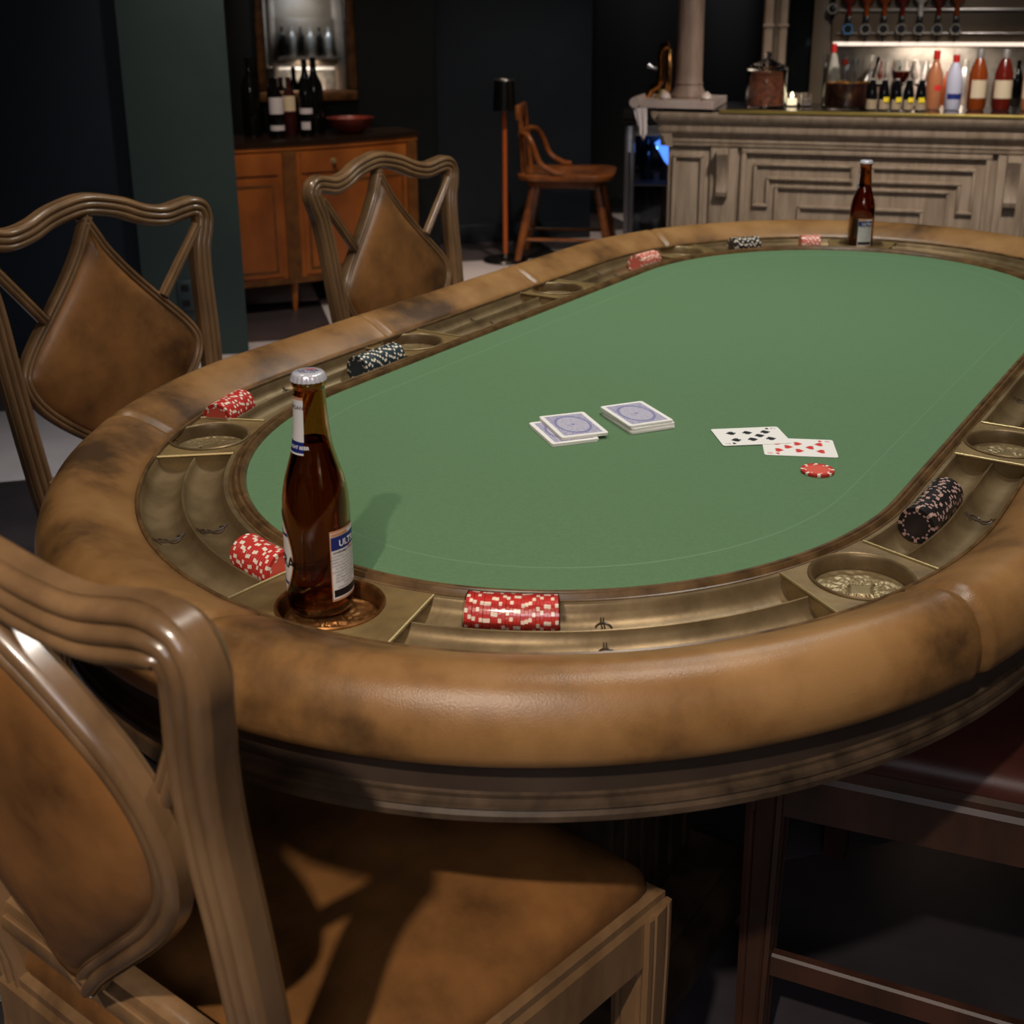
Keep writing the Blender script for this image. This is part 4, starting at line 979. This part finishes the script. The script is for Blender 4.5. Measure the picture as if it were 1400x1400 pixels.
mb = MB(); mb.box((.535, .10, .80), (1.9, .118, 1.07), nichem); mb.build('niche_back', bk, smooth=False)
mb = MB(); mb.box((.535, -.20, .77), (1.9, .12, .80), cream_w, bev=.004); mb.build('shelf', bk)
mb = MB(); mb.box((.535, -.06, 1.10), (1.9, .12, 1.36), brownp, bev=.004); mb.build('dispenser_rail', bk)
mb = MB(); mb.box((.545, -.07, 1.083), (1.9, -.045, 1.099), glow_w, bev=.003); mb.build('light_strip', bk)
mb = MB(); mb.box((.56, -.078, 1.235), (1.9, -.062, 1.247), silver_m, bev=.002); mb.build('metal_bar', bk)
mb = MB(); mb.box((.56, -.078, 1.135), (1.9, -.062, 1.143), silver_m, bev=.002); mb.build('metal_bar', bk)
BK = Matrix.Translation(BM @ Vector((0, 1.3, 0))) @ Matrix.Rotation(BR, 4, 'Z')
lamp('niche_light', 'AREA', BK @ Vector((1.0, -.02, 1.07)), 2.2, (1, .86, .72), .35, BK @ Vector((1.0, .05, .8)))
for i in range(7):
    x = .61+i*.078
    d_ = thing('spirit_dispenser', ['black spirit dispenser with a blue ring, holding an upside down red bottle', 'black spirit dispenser with upside down orange bottle, second in the rack', 'black spirit dispenser with upside down amber bottle, third in the rack', 'black spirit dispenser with upside down dark red bottle, fourth in the rack', 'black spirit dispenser with clear bottle above, fifth in the rack', 'black spirit dispenser with red bottle, sixth in the rack', 'black spirit dispenser with amber bottle, seventh in the rack'][i], 'dispenser', BK @ Vector((x, -.105, 1.10)), BR)
    mb = MB(); mb.box((-.012, -.012, .075), (.012, .012, .115), black_pl, bev=.004); mb.lathe([(.005, 0), (.005, .02), (.009, .022), (.009, .05), (0, .05)], black_pl, Matrix.Translation((0, 0, .0)), 12); mb.build('valve', d_)
    mb = MB(); mb.lathe([(.0, -.012), (.024, -.012), (.026, 0), (.024, .006), (.018, .006), (.018, .002), (0, .002)], black_pl, Matrix.Translation((0, -.012, .058)) @ Matrix.Rotation(A90, 4, 'X'), 20); mb.build('housing', d_)
    mb = MB(); mb.tube([(.021*math.cos(2*math.pi*k/20), -.021, .058+.021*math.sin(2*math.pi*k/20)) for k in range(20)], .003, mat('blue ring', s(80, 140, 190), .3) if i == 0 else silver_m, 6, True); mb.build('emblem_ring', d_)
    bm_ = [red_liq, amber_liq, amber_liq, red_liq, mat('clear spirit bottle', s(190, 186, 180), .15) if i == 4 else red_liq, red_liq, amber_liq][i]
    mb = MB(); mb.lathe([(.010, .115), (.011, .165), (.034, .19), (.036, .20), (.036, .38), (0, .385)], bm_, None, 18); mb.build('bottle', d_)
d_ = thing('spirit_dispenser', 'single black dispenser mounted higher, left of the spirit rack', 'dispenser', BK @ Vector((.535, -.075, 1.19)), BR)
mb = MB(); mb.box((-.010, -.012, .075), (.010, .012, .20), black_pl, bev=.004); mb.lathe([(.005, .01), (.009, .022), (.009, .05), (0, .05)], black_pl, None, 12); mb.lathe([(.0, -.012), (.024, -.012), (.026, 0), (.0, .002)], black_pl, Matrix.Translation((0, -.012, .058)) @ Matrix.Rotation(A90, 4, 'X'), 20); mb.build('housing', d_)
mb = MB(); mb.tube([(.021*math.cos(2*math.pi*k/20), -.026, .058+.021*math.sin(2*math.pi*k/20)) for k in range(20)], .003, silver_m, 6, True); mb.build('emblem_ring', d_)
cols_ = [('clear', glass_clear), ('white', fabric_w), ('dark', dark_glass), ('peach', peach_liq), ('amber', amber_liq), ('pale', marble), ('dark red', red_liq)]
for i in range(12):
    nm, m_ = cols_[(i*3) % 7]
    if nm == 'clear': nm, m_ = 'silver', silver_m
    simple_bottle('spirit_bottle', '%s bottle on the lit back shelf, %s from the left' % (nm, ['first', 'second', 'third', 'fourth', 'fifth', 'sixth', 'seventh', 'eighth', 'ninth', 'tenth', 'eleventh', 'twelfth'][i]), BK @ Vector((.62+i*.075, -.02+.03*(i % 2), .801)), .027, .17+.05*((i*5) % 3)/2, m_, None, None, group='bottles on the lit back shelf')

# ------------------------------------------------------------------ glass door cooler
fg = thing('glass_door_cooler', 'silver framed glass door cooler with blue light left of the bar', 'cooler', (.535, 5.64, 0), R(-6))
mb = MB()
for lo, hi in (((-.015, 0, 0), (0, .5, .77)), ((.52, 0, 0), (.535, .5, .77)), ((0, .485, 0), (.52, .5, .77)), ((0, 0, 0), (.52, .5, .02)), ((0, 0, .755), (.52, .5, .77))): mb.box(lo, hi, black_pl)
mb.build('cabinet_shell', fg, smooth=False)
mb = MB(); mb.box((-.03, -.035, .775), (.55, .50, .80), black_pl, bev=.006); mb.build('top', fg)
dr = MB(); x0, x1, z0, z1 = -.015, .535, .03, .765
for lo, hi in (((x0, -.03, z0), (x0+.045, -.002, z1)), ((x1-.045, -.03, z0), (x1, -.002, z1)), ((x0+.045, -.03, z1-.045), (x1-.045, -.002, z1)), ((x0+.045, -.03, z0), (x1-.045, -.002, z0+.045))): dr.box(lo, hi, steel, bev=.004)
dd_ = dr.build('door_frame', fg)
mb = MB(); mb.box((x0+.04, -.018, z0+.04), (x1-.04, -.012, z1-.04), glass_clear); mb.build('door_glass', dd_, smooth=False)
mb = MB(); mb.tube([(x0+.022, -.045, .15), (x0+.022, -.045, .65)], .007, steel, 8); mb.build('door_handle', dd_)
for z in (.25, .48):
    mb = MB(); mb.box((0, .08, z), (.52, .48, z+.008), steel); mb.build('shelf', fg, smooth=False)
mb = MB(); mb.add([(.120, .06, .68), (.15, .06, .70), (.20, .06, .69), (.20, .06, .56), (.165, .06, .60), (.120, .064, .68), (.15, .064, .70), (.20, .064, .69), (.20, .064, .56), (.165, .064, .60)], [(0, 1, 2, 3, 4), (9, 8, 7, 6, 5)]+[(i, (i+1) % 5, 5+(i+1) % 5, 5+i) for i in range(5)], glow_blue); mb.build('blue_light', fg)
lamp('cooler_light', 'POINT', Matrix.Translation((.535, 5.64, 0)) @ Vector((.16, .10, .66)), .25, (.1, .3, 1), .02)
FM = Matrix.Translation((.535, 5.64, 0)) @ Matrix.Rotation(R(-6), 4, 'Z')
for i, (x, z, m_) in enumerate(((.09, .488, dark_glass), (.18, .488, dark_glass), (.27, .488, dark_glass), (.09, .258, black_pl), (.18, .258, dark_glass), (.27, .258, black_pl))):
    m_ = silver_m if m_ is glass_clear else m_
    simple_bottle('cooler_bottle', 'dark bottle on the %s shelf of the glass door cooler, %s from its handle' % ('upper' if z > .4 else 'lower', ['first', 'second', 'third'][i % 3]), FM @ Vector((x, .25, z)), .032, .19, m_)

# ------------------------------------------------------------------ display cabinet and its lights, added across the room for the mirror to reflect
dc = thing('display_cabinet', 'cream display cabinet with lit niche of bottles, added for the wall mirror to reflect', 'cabinet', (1.0, -1.25, 0), R(0))
mb = MB(); mb.box((0, -.4, 0), (1.1, -.05, 2.4), brownp); mb.build('carcass', dc, smooth=False)
for x0, x1 in ((.0, .07), (.10, .16), (.80, .90)):
    mb = MB(); mb.box((x0, -.06, 0), (x1, .02, 2.4), cream_w, bev=.008); mb.build('pilaster', dc)
mb = MB(); mb.box((.17, -.049, 1.02), (.79, -.045, 1.46), nichem); mb.build('niche_back', dc, smooth=False)
mb = MB(); mb.box((.16, -.06, .98), (.80, .18, 1.01), cream_w, bev=.004); mb.build('shelf', dc)
mb = MB(); mb.box((.18, -.02, 1.44), (.78, .0, 1.46), glow_w, bev=.003); mb.build('light_strip', dc)
mb = MB(); mb.box((.16, -.05, 1.48), (.80, .02, 1.95), brownp, bev=.004); mb.build('dispenser_rail', dc)
DM = Matrix.Translation((1.0, -1.25, 0))
for i in range(7):
    m_ = [red_liq, dark_glass, peach_liq, yellow_m, dark_glass, marble, amber_liq][i]
    simple_bottle('spirit_bottle', ['red', 'black', 'peach', 'yellow', 'tall black', 'white', 'amber'][i]+' bottle in the lit niche seen in the wall mirror', DM @ Vector((.21+i*.085, .06, 1.012)), .03, .24+.05*(i % 3), m_, cream)
for i in range(6):
    simple_bottle('spirit_bottle', ORD[i]+' dark bottle of the upper row seen in the wall mirror', DM @ Vector((.21+i*.1, .07, 1.56)), .038, .30, [dark_glass, silver_m][i % 2])
mb = MB(); mb.box((.16, .02, 1.53), (.80, .16, 1.555), cream_w, bev=.004); mb.build('shelf', dc)
lamp('cabinet_light', 'AREA', DM @ Vector((.48, .12, 1.50)), 3, (1, .86, .72), .3, DM @ Vector((.48, .0, 1.0)))
lamp('cabinet_light', 'AREA', DM @ Vector((.48, .25, 2.2)), 5, (.8, .9, 1), .3, DM @ Vector((.48, .0, 1.6)))
